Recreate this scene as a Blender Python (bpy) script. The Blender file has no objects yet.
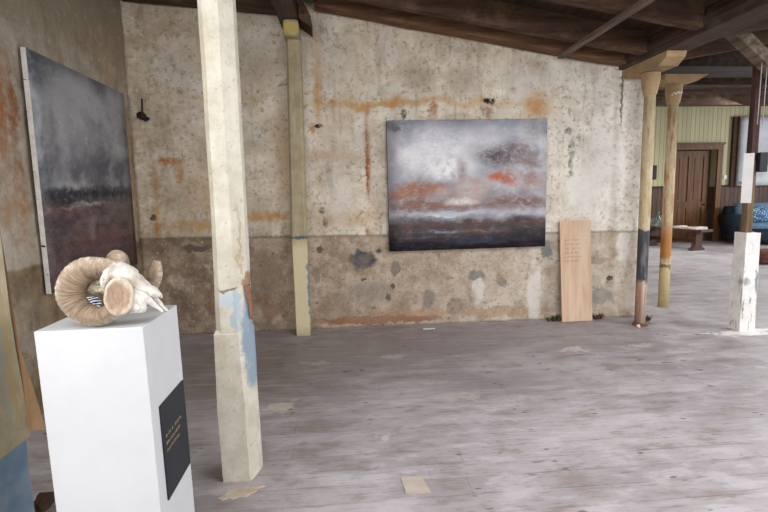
import bpy, bmesh, math, random
from mathutils import Vector, Matrix, noise
random.seed(7)
S = bpy.context.scene
COL = S.collection
PI = math.pi

# ------------------------------------------------------------------ helpers
def lin(h):
    v = [int(h[i:i+2], 16) / 255 for i in (0, 2, 4)]
    return tuple([(c / 12.92 if c <= .04045 else ((c + .055) / 1.055) ** 2.4) for c in v] + [1.0])

class Mat:
    def __init__(s, name, rough=.8, spec=.3):
        s.m = bpy.data.materials.new(name); s.m.use_nodes = True
        s.t = s.m.node_tree; s.N = s.t.nodes; s.L = s.t.links
        s.b = s.N['Principled BSDF']
        s.b.inputs['Roughness'].default_value = rough
        s.b.inputs['Specular IOR Level'].default_value = spec
        tc = s.N.new('ShaderNodeTexCoord'); s.obj = tc.outputs['Object']; s.uv = tc.outputs['UV']
    def put(s, sock, v):
        if isinstance(v, bpy.types.NodeSocket): s.L.new(v, sock)
        else: sock.default_value = v
    def math(s, op, a, b=0.0, clamp=False):
        n = s.N.new('ShaderNodeMath'); n.operation = op; n.use_clamp = clamp
        s.put(n.inputs[0], a); s.put(n.inputs[1], b); return n.outputs[0]
    def vmath(s, op, a, b=(0, 0, 0)):
        n = s.N.new('ShaderNodeVectorMath'); n.operation = op
        s.put(n.inputs[0], a); s.put(n.inputs[1], b)
        return n.outputs['Value'] if op in ('LENGTH', 'DOT_PRODUCT') else n.outputs['Vector']
    def scale(s, vec, xyz): return s.vmath('MULTIPLY', vec, xyz)
    def noise(s, vec, sc=5, det=5, rough=.55, col=False, dist=0):
        n = s.N.new('ShaderNodeTexNoise')
        s.put(n.inputs['Vector'], vec); n.inputs['Scale'].default_value = sc
        n.inputs['Detail'].default_value = det; n.inputs['Roughness'].default_value = rough
        n.inputs['Distortion'].default_value = dist
        return n.outputs['Color'] if col else n.outputs['Fac']
    def voro(s, vec, sc=5, out='Distance', feat='F1'):
        n = s.N.new('ShaderNodeTexVoronoi'); n.feature = feat
        s.put(n.inputs['Vector'], vec); n.inputs['Scale'].default_value = sc; return n.outputs[out]
    def white(s, vec):
        n = s.N.new('ShaderNodeTexWhiteNoise'); n.noise_dimensions = '3D'
        s.put(n.inputs['Vector'], vec); return n.outputs['Value']
    def ramp(s, f, a, b, lo=0., hi=1.):
        n = s.N.new('ShaderNodeMapRange'); n.interpolation_type = 'SMOOTHSTEP'
        s.put(n.inputs['Value'], f); s.put(n.inputs['From Min'], a); s.put(n.inputs['From Max'], b)
        n.inputs['To Min'].default_value = lo; n.inputs['To Max'].default_value = hi; return n.outputs[0]
    def mix(s, f, a, b, mode='MIX'):
        n = s.N.new('ShaderNodeMix'); n.data_type = 'RGBA'; n.blend_type = mode
        s.put(n.inputs[0], f)
        s.put(n.inputs[6], lin(a) if isinstance(a, str) else a)
        s.put(n.inputs[7], lin(b) if isinstance(b, str) else b); return n.outputs[2]
    def sep(s, vec):
        n = s.N.new('ShaderNodeSeparateXYZ'); s.put(n.inputs[0], vec); return n.outputs
    def comb(s, x=0., y=0., z=0.):
        n = s.N.new('ShaderNodeCombineXYZ')
        for i, v in enumerate((x, y, z)): s.put(n.inputs[i], v)
        return n.outputs[0]
    def warp(s, vec, sc, amp, det=4):
        c = s.vmath('SUBTRACT', s.noise(vec, sc, det, .6, col=True), (.5, .5, .5))
        return s.vmath('ADD', vec, s.scale(c, (amp, amp, amp)))
    def blob(s, vec, c, h, hard=.45, edge=1.25):
        """mask of an elliptical mark: centre c, half sizes h (None: any)"""
        d = s.vmath('SUBTRACT', vec, c)
        d = s.vmath('LENGTH', s.scale(d, tuple(0. if k is None else 1. / k for k in h)))
        return s.ramp(d, edge, hard)
    def stain(s, col, vec, c, h, colr, k=1., hard=.35, edge=1.3, grain=None):
        f = s.blob(vec, c, h, hard, edge)
        f = s.math('MULTIPLY', f, k)
        if grain is not None: f = s.math('MULTIPLY', f, grain)
        return s.mix(f, col, colr)
    def bump(s, h, strength=.4, dist=.01):
        n = s.N.new('ShaderNodeBump'); n.inputs['Strength'].default_value = strength
        n.inputs['Distance'].default_value = dist; s.put(n.inputs['Height'], h)
        s.L.new(n.outputs[0], s.b.inputs['Normal'])
    def out(s, col): s.put(s.b.inputs['Base Color'], lin(col) if isinstance(col, str) else col); return s.m

def simple(name, a, b=None, sc=8, rough=.7, bump=.15, stretch=(1, 1, 1), spec=.3, metal=0):
    m = Mat(name, rough, spec); v = m.scale(m.obj, stretch)
    f = m.noise(v, sc, 6, .6)
    col = m.mix(m.ramp(f, .3, .7), a, b or a)
    m.b.inputs['Metallic'].default_value = metal
    if bump: m.bump(f, bump, .01)
    return m.out(col)

def obj(name, bm, mat, parent=None, smooth=False, loc=None, recalc=True):
    me = bpy.data.meshes.new(name)
    if recalc: bmesh.ops.recalc_face_normals(bm, faces=bm.faces[:])
    if smooth:
        for f in bm.faces: f.smooth = True
    bm.to_mesh(me); bm.free()
    o = bpy.data.objects.new(name, me); COL.objects.link(o)
    for k in (mat if isinstance(mat, (list, tuple)) else [mat]): me.materials.append(k)
    if parent is not None: o.parent = parent
    if loc: o.location = loc
    return o

def tag(o, label=None, cat=None, group=None, kind=None):
    if label: o['label'] = label
    if cat: o['category'] = cat
    if group: o['group'] = group
    if kind: o['kind'] = kind
    return o
def thing(name, label, cat, loc=(0, 0, 0), rz=0, group=None):
    o = bpy.data.objects.new(name, None); COL.objects.link(o)
    o.location = loc; o.rotation_euler = (0, 0, rz); o.empty_display_size = .05
    return tag(o, label, cat, group)
def struct(name, bm, mat, parent=None, **k):
    o = obj(name, bm, mat, parent, **k)
    if parent is None: o['kind'] = 'structure'
    return o

def box(bm, x0, x1, y0, y1, z0, z1, bev=0, mi=0):
    r = bmesh.ops.create_cube(bm, size=1)
    for v in r['verts']:
        v.co = Vector(((x0 + x1) / 2 + v.co.x * (x1 - x0), (y0 + y1) / 2 + v.co.y * (y1 - y0), (z0 + z1) / 2 + v.co.z * (z1 - z0)))
    fs = set(f for v in r['verts'] for f in v.link_faces)
    for f in fs: f.material_index = mi
    if bev:
        es = list(set(e for v in r['verts'] for e in v.link_edges))
        bmesh.ops.bevel(bm, geom=es, offset=bev, segments=2, affect='EDGES', profile=.6)
    return bm
def B(*a, **k): return box(bmesh.new(), *a, **k)

def prism(bm, rings, cap=True):
    """rings: lists of 3d points, same count, lofted"""
    R = [[bm.verts.new(p) for p in r] for r in rings]
    n = len(R[0])
    for a, b in zip(R, R[1:]):
        for i in range(n):
            try: bm.faces.new((a[i], a[(i + 1) % n], b[(i + 1) % n], b[i]))
            except ValueError: pass
    if cap:
        bm.faces.new(R[0][::-1]); bm.faces.new(R[-1])
    return bm
def plan(pts, z): return [(p[0], p[1], z) for p in pts]
def lathe(bm, prof, n=24, c=(0, 0)):
    return prism(bm, [[(c[0] + r * math.cos(2 * PI * i / n), c[1] + r * math.sin(2 * PI * i / n), z) for i in range(n)] for r, z in prof])
def extrude_xz(bm, pts, y0, y1):
    return prism(bm, [[(x, y0, z) for x, z in pts], [(x, y1, z) for x, z in pts]])
def bar(bm, a, b, w, h, roll=(0, 0, 1)):
    a = Vector(a); b = Vector(b); d = (b - a).normalized()
    s = d.cross(Vector(roll))
    if s.length < 1e-4: s = d.cross(Vector((0, 1, 0)))
    s.normalize(); u = s.cross(d)
    q = [s * w / 2 + u * h / 2, -s * w / 2 + u * h / 2, -s * w / 2 - u * h / 2, s * w / 2 - u * h / 2]
    return prism(bm, [[a + k for k in q], [b + k for k in q]])
def rough_up(bm, cuts, amp, sc, seed=0):
    if cuts: bmesh.ops.subdivide_edges(bm, edges=bm.edges[:], cuts=cuts, use_grid_fill=True)
    for v in bm.verts:
        v.co += noise.noise_vector(v.co * sc + Vector((seed, seed * 2, 0))) * amp
    return bm

def crom(P, n):
    out = []
    P = [Vector(p) for p in P]
    for i in range(len(P) - 1):
        p0 = P[max(i - 1, 0)]; p1 = P[i]; p2 = P[i + 1]; p3 = P[min(i + 2, len(P) - 1)]
        for k in range(n):
            t = k / n
            out.append(.5 * ((2 * p1) + (p2 - p0) * t + (2 * p0 - 5 * p1 + 4 * p2 - p3) * t * t + (3 * p1 - p0 - 3 * p2 + p3) * t ** 3))
    out.append(P[-1]); return out
def sweep(P, R, axis, n=10, seg=28, ridge=0., freq=0., seed=0, shape=None, flip=False):
    """P 3d path, R (in-plane radius, axis radius) pairs; axis: fixed side vector"""
    path = crom(P, n)
    rr = crom([(a, b, 0) for a, b in R], n)
    bm = bmesh.new(); uvl = bm.loops.layers.uv.new('UVMap')
    axis = Vector(axis).normalized(); rings = []; L = 0; us = []
    for i, p in enumerate(path):
        t = (path[min(i + 1, len(path) - 1)] - path[max(i - 1, 0)]).normalized()
        if i: L += (p - path[i - 1]).length
        nn = t.cross(axis).normalized(); bb = nn.cross(t).normalized()
        us.append(L); ring = []
        m = 1 + ridge * (math.sin(L * freq + 1.7 * noise.noise(Vector((L * 30, seed, 0)))) + .6 * noise.noise(Vector((L * 90, seed, 4))))
        for k in range(seg):
            a = 2 * PI * k / seg
            q = 1 + .05 * noise.noise(Vector((math.cos(a) * 2, math.sin(a) * 2, L * 14 + seed)))
            ca, sa = math.cos(a), math.sin(a)
            if shape: ca, sa = shape(ca, sa)
            ring.append(bm.verts.new(p + nn * (rr[i].x * m * q * ca) + bb * (rr[i].y * m * q * sa)))
        rings.append(ring)
    for i in range(len(rings) - 1):
        for k in range(seg):
            k2 = (k + 1) % seg
            f = bm.faces.new((rings[i][k], rings[i][k2], rings[i + 1][k2], rings[i + 1][k]))
            for lp, (u, v) in zip(f.loops, ((us[i], k / seg), (us[i], (k + 1) / seg), (us[i + 1], (k + 1) / seg), (us[i + 1], k / seg))):
                lp[uvl].uv = (u, v)
    bm.faces.new(rings[0][::-1]); bm.faces.new(rings[-1])
    return bm

# ------------------------------------------------------------------ camera
cam = bpy.data.cameras.new('camera'); co = bpy.data.objects.new('camera', cam); COL.objects.link(co)
cam.sensor_width = 36; cam.lens = 490 * 36 / 768; cam.clip_start = .02
RX = Vector((0.996092, -0.085942, -0.020377)); RD = Vector((-0.030744, -0.121097, -0.992164)); RF = Vector((0.082801, 0.988913, -0.123266))
M = Matrix.Identity(4)
for i in range(3):
    M[i][0] = RX[i]; M[i][1] = -RD[i]; M[i][2] = -RF[i]
M[2][3] = 1.35
co.matrix_world = M; S.camera = co

# ------------------------------------------------------------------ wall materials
def wall_back_material():
    m = Mat('old plaster, rust stained', .92, .15); P = m.obj
    x, y, z = m.sep(P)
    g1 = m.noise(P, 1.6, 7, .62); g2 = m.noise(P, 6, 8, .65); g3 = m.noise(P, 26, 6, .65)
    vert = m.noise(m.scale(P, (7, 7, .9)), 1.6, 6, .65)           # runs of damp
    W1 = m.warp(P, 11, .16, 9); W2 = m.warp(P, 26, .07, 8); W0 = m.warp(P, 3, .35, 5)
    # upper coat: grey-white limewash over tan plaster
    up = m.mix(m.ramp(g2, .3, .7), 'cabaa2', 'e9dfcf')
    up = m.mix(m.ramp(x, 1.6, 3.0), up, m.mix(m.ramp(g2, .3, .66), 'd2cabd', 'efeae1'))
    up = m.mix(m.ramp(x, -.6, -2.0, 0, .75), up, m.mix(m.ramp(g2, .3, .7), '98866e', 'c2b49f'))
    up = m.mix(m.ramp(g1, .45, .72, 0, .6), up, 'a08f7b')
    up = m.mix(m.ramp(m.noise(P, 3.1, 8, .7), .52, .64, 0, .75), up, 'd5cfc6')
    up = m.mix(m.ramp(vert, .5, .72, 0, .5), up, '9c8a74')
    up = m.mix(m.ramp(g3, .53, .66, 0, .6), up, '84745f')
    g4 = m.noise(P, 19, 10, .78); up = m.mix(m.ramp(g4, .53, .66, 0, .45), up, '9b8a74'); up = m.mix(m.ramp(g4, .46, .34, 0, .45), up, 'ded9d0')
    grain = m.ramp(g2, .25, .6, .25, 1); grain3 = m.ramp(g3, .3, .6, .2, 1)
    OR = 'a66c33'; OC = 'bb8a4a'; DK = '2d2520'
    gv = m.math('MULTIPLY', m.ramp(vert, .3, .6, .45, 1), m.ramp(g4, .36, .58, .35, 1))
    # faint ochre fields and bands
    for c, h, k in (((.3, 0, 2.24), (.62, None, .05), .85), ((.55, 0, 2.27), (.1, None, .09), .85), ((-.2, 0, 2.45), (.05, None, .45), .7),
                    ((2.0, 0, 2.22), (.16, None, .16), .8), ((-.1, 0, 1.75), (.3, None, .06), .5), ((1.2, 0, 2.25), (.8, None, .05), .5),
                    ((-.75, 0, 1.17), (.32, None, .06), 1.), ((-1.45, 0, 1.09), (.3, None, .07), .8), ((.1, 0, 1.12), (.4, None, .08), .45),
                    ((-.55, 0, 1.75), (.12, None, .5), .5), ((-1.3, 0, 1.4), (.3, None, .3), .35), ((-1.0, 0, 2.3), (.5, None, .04), .45)):
        up = m.stain(up, W0 if h[0] > .4 else W1, c, h, OC, k, .2, 1.3, grain)
    # hard rust streaks
    for c, h, k, colr in (((.27, 0, 1.74), (.035, None, .47), 1., OR), ((.265, 0, 1.7), (.014, None, .40), .9, '7d4315'), ((.25, 0, 1.0), (.03, None, .06), .95, OR),
                          ((-.2, 0, 2.32), (.025, None, .3), .6, OC), ((.94, 0, 2.19), (.05, None, .12), 1., 'a4602a'), ((1.48, 0, 2.16), (.07, None, .09), .9, '8a5a38'),
                          ((-1.66, 0, 1.715), (.21, None, .045), 1., OR), ((-1.785, 0, 1.55), (.045, None, .2), 1., OR), ((-1.55, 0, 1.60), (.05, None, .14), .8, OR),
                          ((-1.78, 0, 1.2), (.05, None, .2), .6, OC), ((-1.79, 0, 1.07), (.05, None, .09), .9, OR), ((-.26, 0, 2.0), (.035, None, .06), .9, OR),
                          ((2.0, 0, 2.2), (.05, None, .1), .7, 'b0763c'), ((-.05, 0, 2.24), (.05, None, .05), .5, OR), ((.28, 0, 2.17), (.05, None, .06), .8, OR)):
        up = m.stain(up, W2, c, h, colr, k, .3, 1.25, gv)
    # dark pits and hooks left in the plaster
    for c, h, k in (((.64, 0, 2.14), (.03, None, .055), .95), ((1.49, 0, 2.262), (.085, None, .028), 1.), ((1.53, 0, 2.255), (.03, None, .035), .9), ((-.2, 0, 2.03), (.055, None, .022), 1.),
                    ((-1.82, 0, 1.18), (.035, None, .035), .9), ((-.2, 0, 1.21), (.04, None, .04), .8), ((-.17, 0, 1.09), (.03, None, .06), .6),
                    ((2.37, 0, 1.53), (.035, None, .03), .9), ((2.36, 0, 1.62), (.03, None, .08), .6), ((2.37, 0, 1.78), (.045, None, .12), .55), ((2.33, 0, 1.96), (.04, None, .04), .65),
                    ((2.44, 0, 1.9), (.03, None, .05), .5), ((-.52, 0, 2.42), (.06, None, .02), .5), ((-1.5, 0, 2.36), (.03, None, .03), .5), ((.33, 0, 1.68), (.012, None, .01), .8)):
        up = m.stain(up, W2, c, h, DK, k, .55, 1.1, grain3)
    # pale skim patches and grey ghosts
    for c, h, k, colr in (((2.5, 0, 1.35), (.2, None, .32), .8, 'e8e4dc'), ((2.75, 0, 1.7), (.2, None, .6), .5, 'ece9e3'), ((.0, 0, 1.35), (.12, None, .3), .6, 'd8d2c8'), ((1.9, 0, 2.5), (.5, None, .12), .5, 'd9d4cb'),
                          ((.75, 0, 2.5), (.16, None, .14), .5, '9a8b7a'), ((1.25, 0, 2.45), (.16, None, .16), .5, '97897b'), ((.0, 0, 2.6), (.5, None, .25), .35, 'cfc9bd'), ((-.9, 0, 2.6), (.35, None, .3), .5, '8f8370'),
                          ((.05, 0, 1.85), (.25, None, .25), .4, 'd0cac0')):
        up = m.stain(up, W1, c, h, colr, k, .3, 1.4, grain)
    # lower coat: bare tan render
    lo = m.mix(m.ramp(g2, .3, .7), '96826e', 'c2b09d')
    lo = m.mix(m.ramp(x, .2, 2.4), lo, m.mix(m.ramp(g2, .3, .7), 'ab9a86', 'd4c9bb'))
    lo = m.mix(m.ramp(x, -.2, -1.7, 0, .75), lo, m.mix(m.ramp(g2, .35, .7), '6c594a', '9a8771'))  # browner render towards the left, with part of the shade there painted in
    lo = m.mix(m.ramp(m.noise(P, 4.2, 8, .7), .55, .66, 0, .7), lo, 'bfb4a2')
    lo = m.mix(m.ramp(m.noise(m.scale(P, (1, 1, 1.6)), 7.7, 7, .7), .6, .68, 0, .75), lo, '6f6558')
    lo = m.mix(m.ramp(m.noise(P, 11, 5, .6), .62, .68, 0, .65), lo, 'a27444')
    lo = m.mix(m.ramp(g3, .60, .69, 0, .7), lo, '54473a'); lo = m.mix(m.ramp(g4, .53, .64, 0, .5), lo, '7d6a55'); lo = m.mix(m.ramp(g4, .46, .34, 0, .6), lo, 'd2c6b4')
    lo = m.mix(m.ramp(g3, .40, .31, 0, .5), lo, 'd6ccbc')
    for c, h, k, colr in (((.19, 0, .70), (.15, None, .12), 1., '505154'), ((.36, 0, .79), (.04, None, .025), .9, DK), ((-.22, 0, .83), (.04, None, .035), .75, DK),
                          ((.52, 0, .6), (.05, None, .09), .6, '55504a'), ((1.39, 0, .35), (.06, None, .22), .8, 'ddd7cd'), ((1.38, 0, .5), (.1, None, .05), .75, '5f6161'), ((1.65, 0, .42), (.07, None, .05), .7, '5f5f5c'),
                          ((.88, 0, .26), (.07, None, .1), .6, '6c6f70'), ((2.12, 0, .74), (.07, None, .09), .85, '6d7478'), ((2.73, 0, .23), (.13, None, .1), .75, '7d8588'), ((2.68, 0, .62), (.17, None, .05), .6, '7f7668'), ((2.82, 0, .42), (.035, None, .035), .9, '3a342f'),
                          ((.25, 0, .36), (.3, None, .12), .5, '8c897f'), ((-.1, 0, .2), (.2, None, .18), .35, '6f5c4b'), ((.35, 0, .07), (.75, None, .05), .8, '8d5d41'), ((.7, 0, .13), (.5, None, .05), .4, 'b08058'), ((1.7, 0, .1), (.6, None, .06), .5, 'a07c5a'),
                          ((2.0, 0, .3), (.08, None, .4), .75, 'ded9d0'), ((2.95, 0, .75), (.08, None, .2), .7, 'e2ded6'), ((2.6, 0, .42), (.2, None, .1), .5, 'd9d1c2'), ((-1.45, 0, .86), (.16, None, .045), .75, '4f463d'),
                          ((-1.25, 0, .85), (.02, None, .2), .45, 'b9aea0'), ((-1.2, 0, .5), (.08, None, .06), .6, '4a3a2b'), ((-.8, 0, .55), (.2, None, .3), .35, '5a4733'), ((-.75, 0, .2), (.1, None, .1), .5, '7f5a3b'),
                          ((.5, 0, .42), (.03, None, .03), .8, DK), ((.45, 0, .3), (.03, None, .04), .7, DK), ((-.28, 0, .55), (.06, None, .1), .5, '5f5243'), ((1.15, 0, .18), (.1, None, .09), .45, '6f675c'), ((.2, 0, .5), (.03, None, .02), .7, DK)):
        lo = m.stain(lo, W1 if (h[0] or 1) > .03 else W2, c, h, colr, k, .72, 1.08, grain)
    # the change of coat, slightly wandering
    zz = m.math('ADD', z, m.math('MULTIPLY', m.math('SUBTRACT', g2, .5), .035))
    zz = m.math('ADD', zz, m.math('MULTIPLY', x, .012))
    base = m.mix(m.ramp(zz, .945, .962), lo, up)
    line = m.math('MULTIPLY', m.ramp(zz, .93, .952), m.ramp(zz, .975, .955))
    base = m.mix(m.math('MULTIPLY', line, .5), base, '6c5c4a')
    crack = m.voro(m.warp(P, 4, .4), 1.7, feat='DISTANCE_TO_EDGE')
    base = m.mix(m.math('MULTIPLY', m.ramp(crack, .012, .002), m.ramp(g1, .52, .64, 0, .4)), base, '6d5f50')
    # vertical joint where the end pier is rendered over
    cr = m.math('MULTIPLY', m.blob(W2, (2.872, 0, 2.3), (.012, None, .33), .6, 1.2), .8)
    base = m.mix(cr, base, '5b4632')
    h = m.math('ADD', m.math('MULTIPLY', g2, .6), m.math('MULTIPLY', g3, .4))
    m.bump(h, .55, .02)
    return m.out(base)
M_WB = wall_back_material()

def wall_left_material():
    m = Mat('old plaster, side', .92, .15); P = m.obj
    x, y, z = m.sep(P)
    g1 = m.noise(P, 1.5, 7, .62); g2 = m.noise(P, 6, 8, .65); g3 = m.noise(P, 26, 6, .65)
    vert = m.noise(m.scale(P, (7, 7, .8)), 1.6, 6, .65)
    W1 = m.warp(P, 8, .2, 5)
    c = m.mix(m.ramp(g2, .3, .7), 'a0917d', 'c4bbae')
    c = m.mix(m.ramp(g1, .45, .7, 0, .6), c, '92826c')
    c = m.mix(m.ramp(vert, .5, .7, 0, .5), c, '8e7c66')
    c = m.mix(m.ramp(z, 2.25, 2.7, 0, .6), c, '8f8169')
    c = m.mix(m.ramp(g3, .58, .68, 0, .4), c, '7e6f5c')
    g4 = m.noise(P, 17, 10, .78); gr = m.math('MULTIPLY', m.ramp(vert, .3, .6, .4, 1), m.ramp(g4, .36, .6, .25, 1))
    c = m.mix(m.ramp(g4, .53, .66, 0, .45), c, '8a7a66'); c = m.mix(m.ramp(g4, .46, .34, 0, .4), c, 'd6d0c5')
    for ce, h, k, colr in (((0, 3.08, 1.9), (None, .16, .42), .9, 'a5662f'), ((0, 3.22, 1.85), (None, .05, .4), .8, '8a4a1c'), ((0, 3.2, 1.35), (None, .08, .3), .75, 'a5672f'), ((0, 2.9, 2.1), (None, .1, .35), .8, 'a5662f'),
                         ((0, 3.05, 1.3), (None, .2, .1), .5, 'b9854a'), ((0, 4.84, 1.5), (None, .05, 1.2), .75, '9f8048'), ((0, 4.5, 2.5), (None, .12, .2), .5, 'b08a55'), ((0, 2.9, 1.1), (None, .2, .25), .6, 'd3ccc1'),
                         ((0, 2.6, 1.5), (None, .2, .5), .5, 'd3ccc1'), ((0, 4.9, 1.5), (None, .025, 1.6), .6, '6f5a3c')):
        c = m.stain(c, W1, ce, h, colr, k, .3, 1.25, gr)
    lo = m.mix(m.ramp(g2, .3, .7), '6d5b46', '9c8970')
    lo = m.mix(m.ramp(g3, .6, .68, 0, .6), lo, '453a2e')
    lo = m.stain(lo, W1, (0, 2.95, .55), (None, .35, .35), 'b3aa9d', .7, .3, 1.3, gr)
    zz = m.math('ADD', z, m.math('MULTIPLY', m.math('SUBTRACT', g2, .5), .05))
    c = m.mix(m.ramp(zz, .94, .97), lo, c)
    m.bump(m.math('ADD', m.math('MULTIPLY', g2, .6), m.math('MULTIPLY', g3, .4)), .55, .02)
    return m.out(c)
M_WL = wall_left_material()

def floor_material():
    m = Mat('worn grey painted floorboards', .55, .35); P = m.obj
    x, y, z = m.sep(P)
    w = .135
    row = m.math('FLOOR', m.math('DIVIDE', y, w))
    fr = m.math('FRACT', m.math('DIVIDE', y, w))
    off = m.math('MULTIPLY', m.white(m.comb(row, 3., 1.)), 4.)
    seg = m.math('FLOOR', m.math('DIVIDE', m.math('ADD', x, off), 3.1))
    sfr = m.math('FRACT', m.math('DIVIDE', m.math('ADD', x, off), 3.1))
    rnd = m.white(m.comb(row, seg, 5.))
    st = m.scale(P, (1.4, 12, 1))
    g1 = m.noise(st, 1.8, 7, .65); g2 = m.noise(m.scale(P, (3.2, 26, 1)), 2.2, 6, .7); gb = m.noise(P, .9, 6, .6); gm = m.noise(m.scale(P, (1, 2.2, 1)), 3.2, 7, .65)
    c = m.mix(rnd, '9d9596', 'ada6a7')
    c = m.mix(m.ramp(g1, .35, .7, 0, .55), c, '928a8d')
    c = m.mix(m.ramp(gb, .42, .62, 0, .6), c, 'bdb7b9')
    c = m.mix(m.ramp(gm, .5, .62, 0, .5), c, 'c5c0c1')
    c = m.mix(m.ramp(gm, .48, .34, 0, .65), c, '86796f')
    c = m.mix(m.ramp(g2, .53, .68, 0, .6), c, '766b68')
    c = m.mix(m.ramp(g2, .4, .28, 0, .35), c, 'c2bdbf')
    W = m.warp(P, 8, .34, 7); W3 = m.warp(P, 25, .05, 4)
    # darker, browner ground along the walls and left
    c = m.stain(c, m.warp(P, 2, .8), (-.9, 3.8, 0), (1.5, 1.0, None), '75685f', .75, .1, 1.3, m.ramp(g1, .25, .6, .5, 1))
    c = m.stain(c, m.warp(P, 2, .8), (.9, 4.3, 0), (2.0, .75, None), '8b7e7b', .6, .1, 1.3, m.ramp(g1, .25, .6, .4, 1))
    c = m.stain(c, m.warp(P, 2, .8), (1.2, 3.3, 0), (.6, .35, None), '857a7c', .6, .1, 1.3, m.ramp(g1, .25, .6, .4, 1))
    # white and tan paint spots
    for ce, h, colr, k in (((-.43, 3.08, 0), (.1, .13, None), 'c9bfb2', .8), ((.40, 3.96, 0), (.11, .06, None), 'c0b5ab', .6), ((1.95, 3.91, 0), (.14, .06, None), 'cfc7be', .75), ((-.25, 3.9, 0), (.14, .07, None), 'b5aca6', .6),
                           ((2.6, 3.95, 0), (.13, .06, None), 'c9c2bb', .6), ((1.2, 3.0, 0), (.12, .05, None), 'bcb3ad', .6), ((1.9, 3.0, 0), (.16, .05, None), 'c3bbb6', .6), ((.75, 3.1, 0), (.14, .07, None), 'bdb4ae', .6), ((3.3, 3.3, 0), (.25, .1, None), 'c6c0bd', .6),
                           ((3.70, 4.17, 0), (.30, .11, None), 'eeeae6', 1.), ((3.4, 4.22, 0), (.08, .025, None), 'e9e6e2', .95), ((3.95, 4.25, 0), (.2, .06, None), 'eeeae6', .9), ((.2, 2.6, 0), (.06, .05, None), 'cfcac5', .6)):
        c = m.stain(c, W, ce, h, colr, k, .5, 1.1)
    # dark scuffs and nail heads along the joists
    jx = m.math('FRACT', m.math('DIVIDE', m.math('ADD', x, .12), .47))
    jm = m.ramp(m.math('ABSOLUTE', m.math('SUBTRACT', jx, .5)), .14, .03)
    nv = m.voro(m.scale(m.warp(P, 20, .03), (6, 17, 1)), 1.7)
    nail = m.math('MULTIPLY', m.ramp(nv, .27, .10), jm)
    nail = m.math('MULTIPLY', nail, m.ramp(m.noise(P, 2.2, 4, .6), .42, .56))
    c = m.mix(m.math('MULTIPLY', nail, .75), c, '423a3a')
    sc2 = m.voro(m.scale(m.warp(P, 10, .1), (3.2, 11, 1)), 1.)
    c = m.mix(m.math('MULTIPLY', m.ramp(sc2, .16, .08), m.ramp(m.noise(P, 1.3, 4, .6), .47, .6, 0, .7)), c, '4f4646')
    gap = m.math('MINIMUM', fr, m.math('SUBTRACT', 1., fr))
    gapm = m.ramp(gap, .03, .008)
    sg = m.math('MINIMUM', sfr, m.math('SUBTRACT', 1., sfr))
    gapm = m.math('MAXIMUM', gapm, m.math('MULTIPLY', m.ramp(sg, .0016, .0006), .5))
    c = m.mix(m.math('MULTIPLY', gapm, m.ramp(gm, .6, .38, .08, .6)), c, '6b6262')
    hh = m.math('SUBTRACT', m.math('MULTIPLY', g2, .35), gapm)
    m.bump(hh, .25, .003)
    m.put(m.b.inputs['Roughness'], m.ramp(gm, .3, .7, .42, .68))
    return m.out(c)
M_FL = floor_material()

def wood(name, a, b, axis='x', sc=3., rough=.8, bump=.3, dirt=None):
    m = Mat(name, rough, .25)
    st = {'x': (.35, 5, 5), 'y': (5, .35, 5), 'z': (5, 5, .35)}[axis]
    f = m.noise(m.scale(m.obj, st), sc, 7, .65); g = m.noise(m.obj, 3.5, 6, .65)
    c = m.mix(m.ramp(f, .3, .7), a, b)
    c = m.mix(m.ramp(g, .5, .68, 0, .65), c, dirt or a)
    m.bump(f, bump, .01)
    return m.out(c)
M_RAF = wood('dark roof timber', '33241b', '5f4838', 'x', 3, dirt='745d49')
M_RAFO = wood('orange brown roof timber', '583e2e', '85644a', 'x', 4, dirt='5a3c28')
M_BOARD = wood('roof sarking', '2a201a', '4a3a2e', 'y', 4)
M_BEAM = wood('red brown painted beam', '3a2a25', '574339', 'y', 4, .6, dirt='5a5450')
M_BEAMG = wood('grey painted beam', '393432', '564f4b', 'x', 4, .6)
M_STRUT = wood('weathered strut', '4d4136', '8b7a68', 'y', 4, dirt='5f5243')

def post_material(name, z_edge, blue='7b93a3', cream=('b8b0a0', 'd0cabc'), slope=0., lowcream=None, bluex=None, zb=None, rust=None):
    m = Mat(name, .75, .3); P = m.obj; x, y, z = m.sep(P)
    g = m.noise(P, 9, 7, .65); g3 = m.noise(P, 38, 5, .6); v = m.noise(m.scale(P, (14, 14, 1.2)), 2, 6, .65)
    c = m.mix(m.ramp(g, .3, .7), cream[0], cream[1])
    c = m.mix(m.ramp(v, .52, .7, 0, .5), c, lowcream or 'bfb293')
    c = m.mix(m.ramp(g3, .6, .68, 0, .4), c, '8f8468')
    W = m.warp(P, 14, .09, 5)
    for (ce, h, colr, k) in (bluex or []): c = m.stain(c, W, ce, h, colr, k, .75, 1.08)
    m.bump(m.math('ADD', g, m.math('MULTIPLY', g3, .4)), .35, .008)
    return m.out(c)

# ------------------------------------------------------------------ the setting
def roof_z(x): return 3.05 - .168 * x if x <= 2.955 else 2.554 + .168 * (x - 2.955)

struct('floor', B(-2.3, 14.5, -6.5, 12.2, -.12, 0), M_FL)

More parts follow.
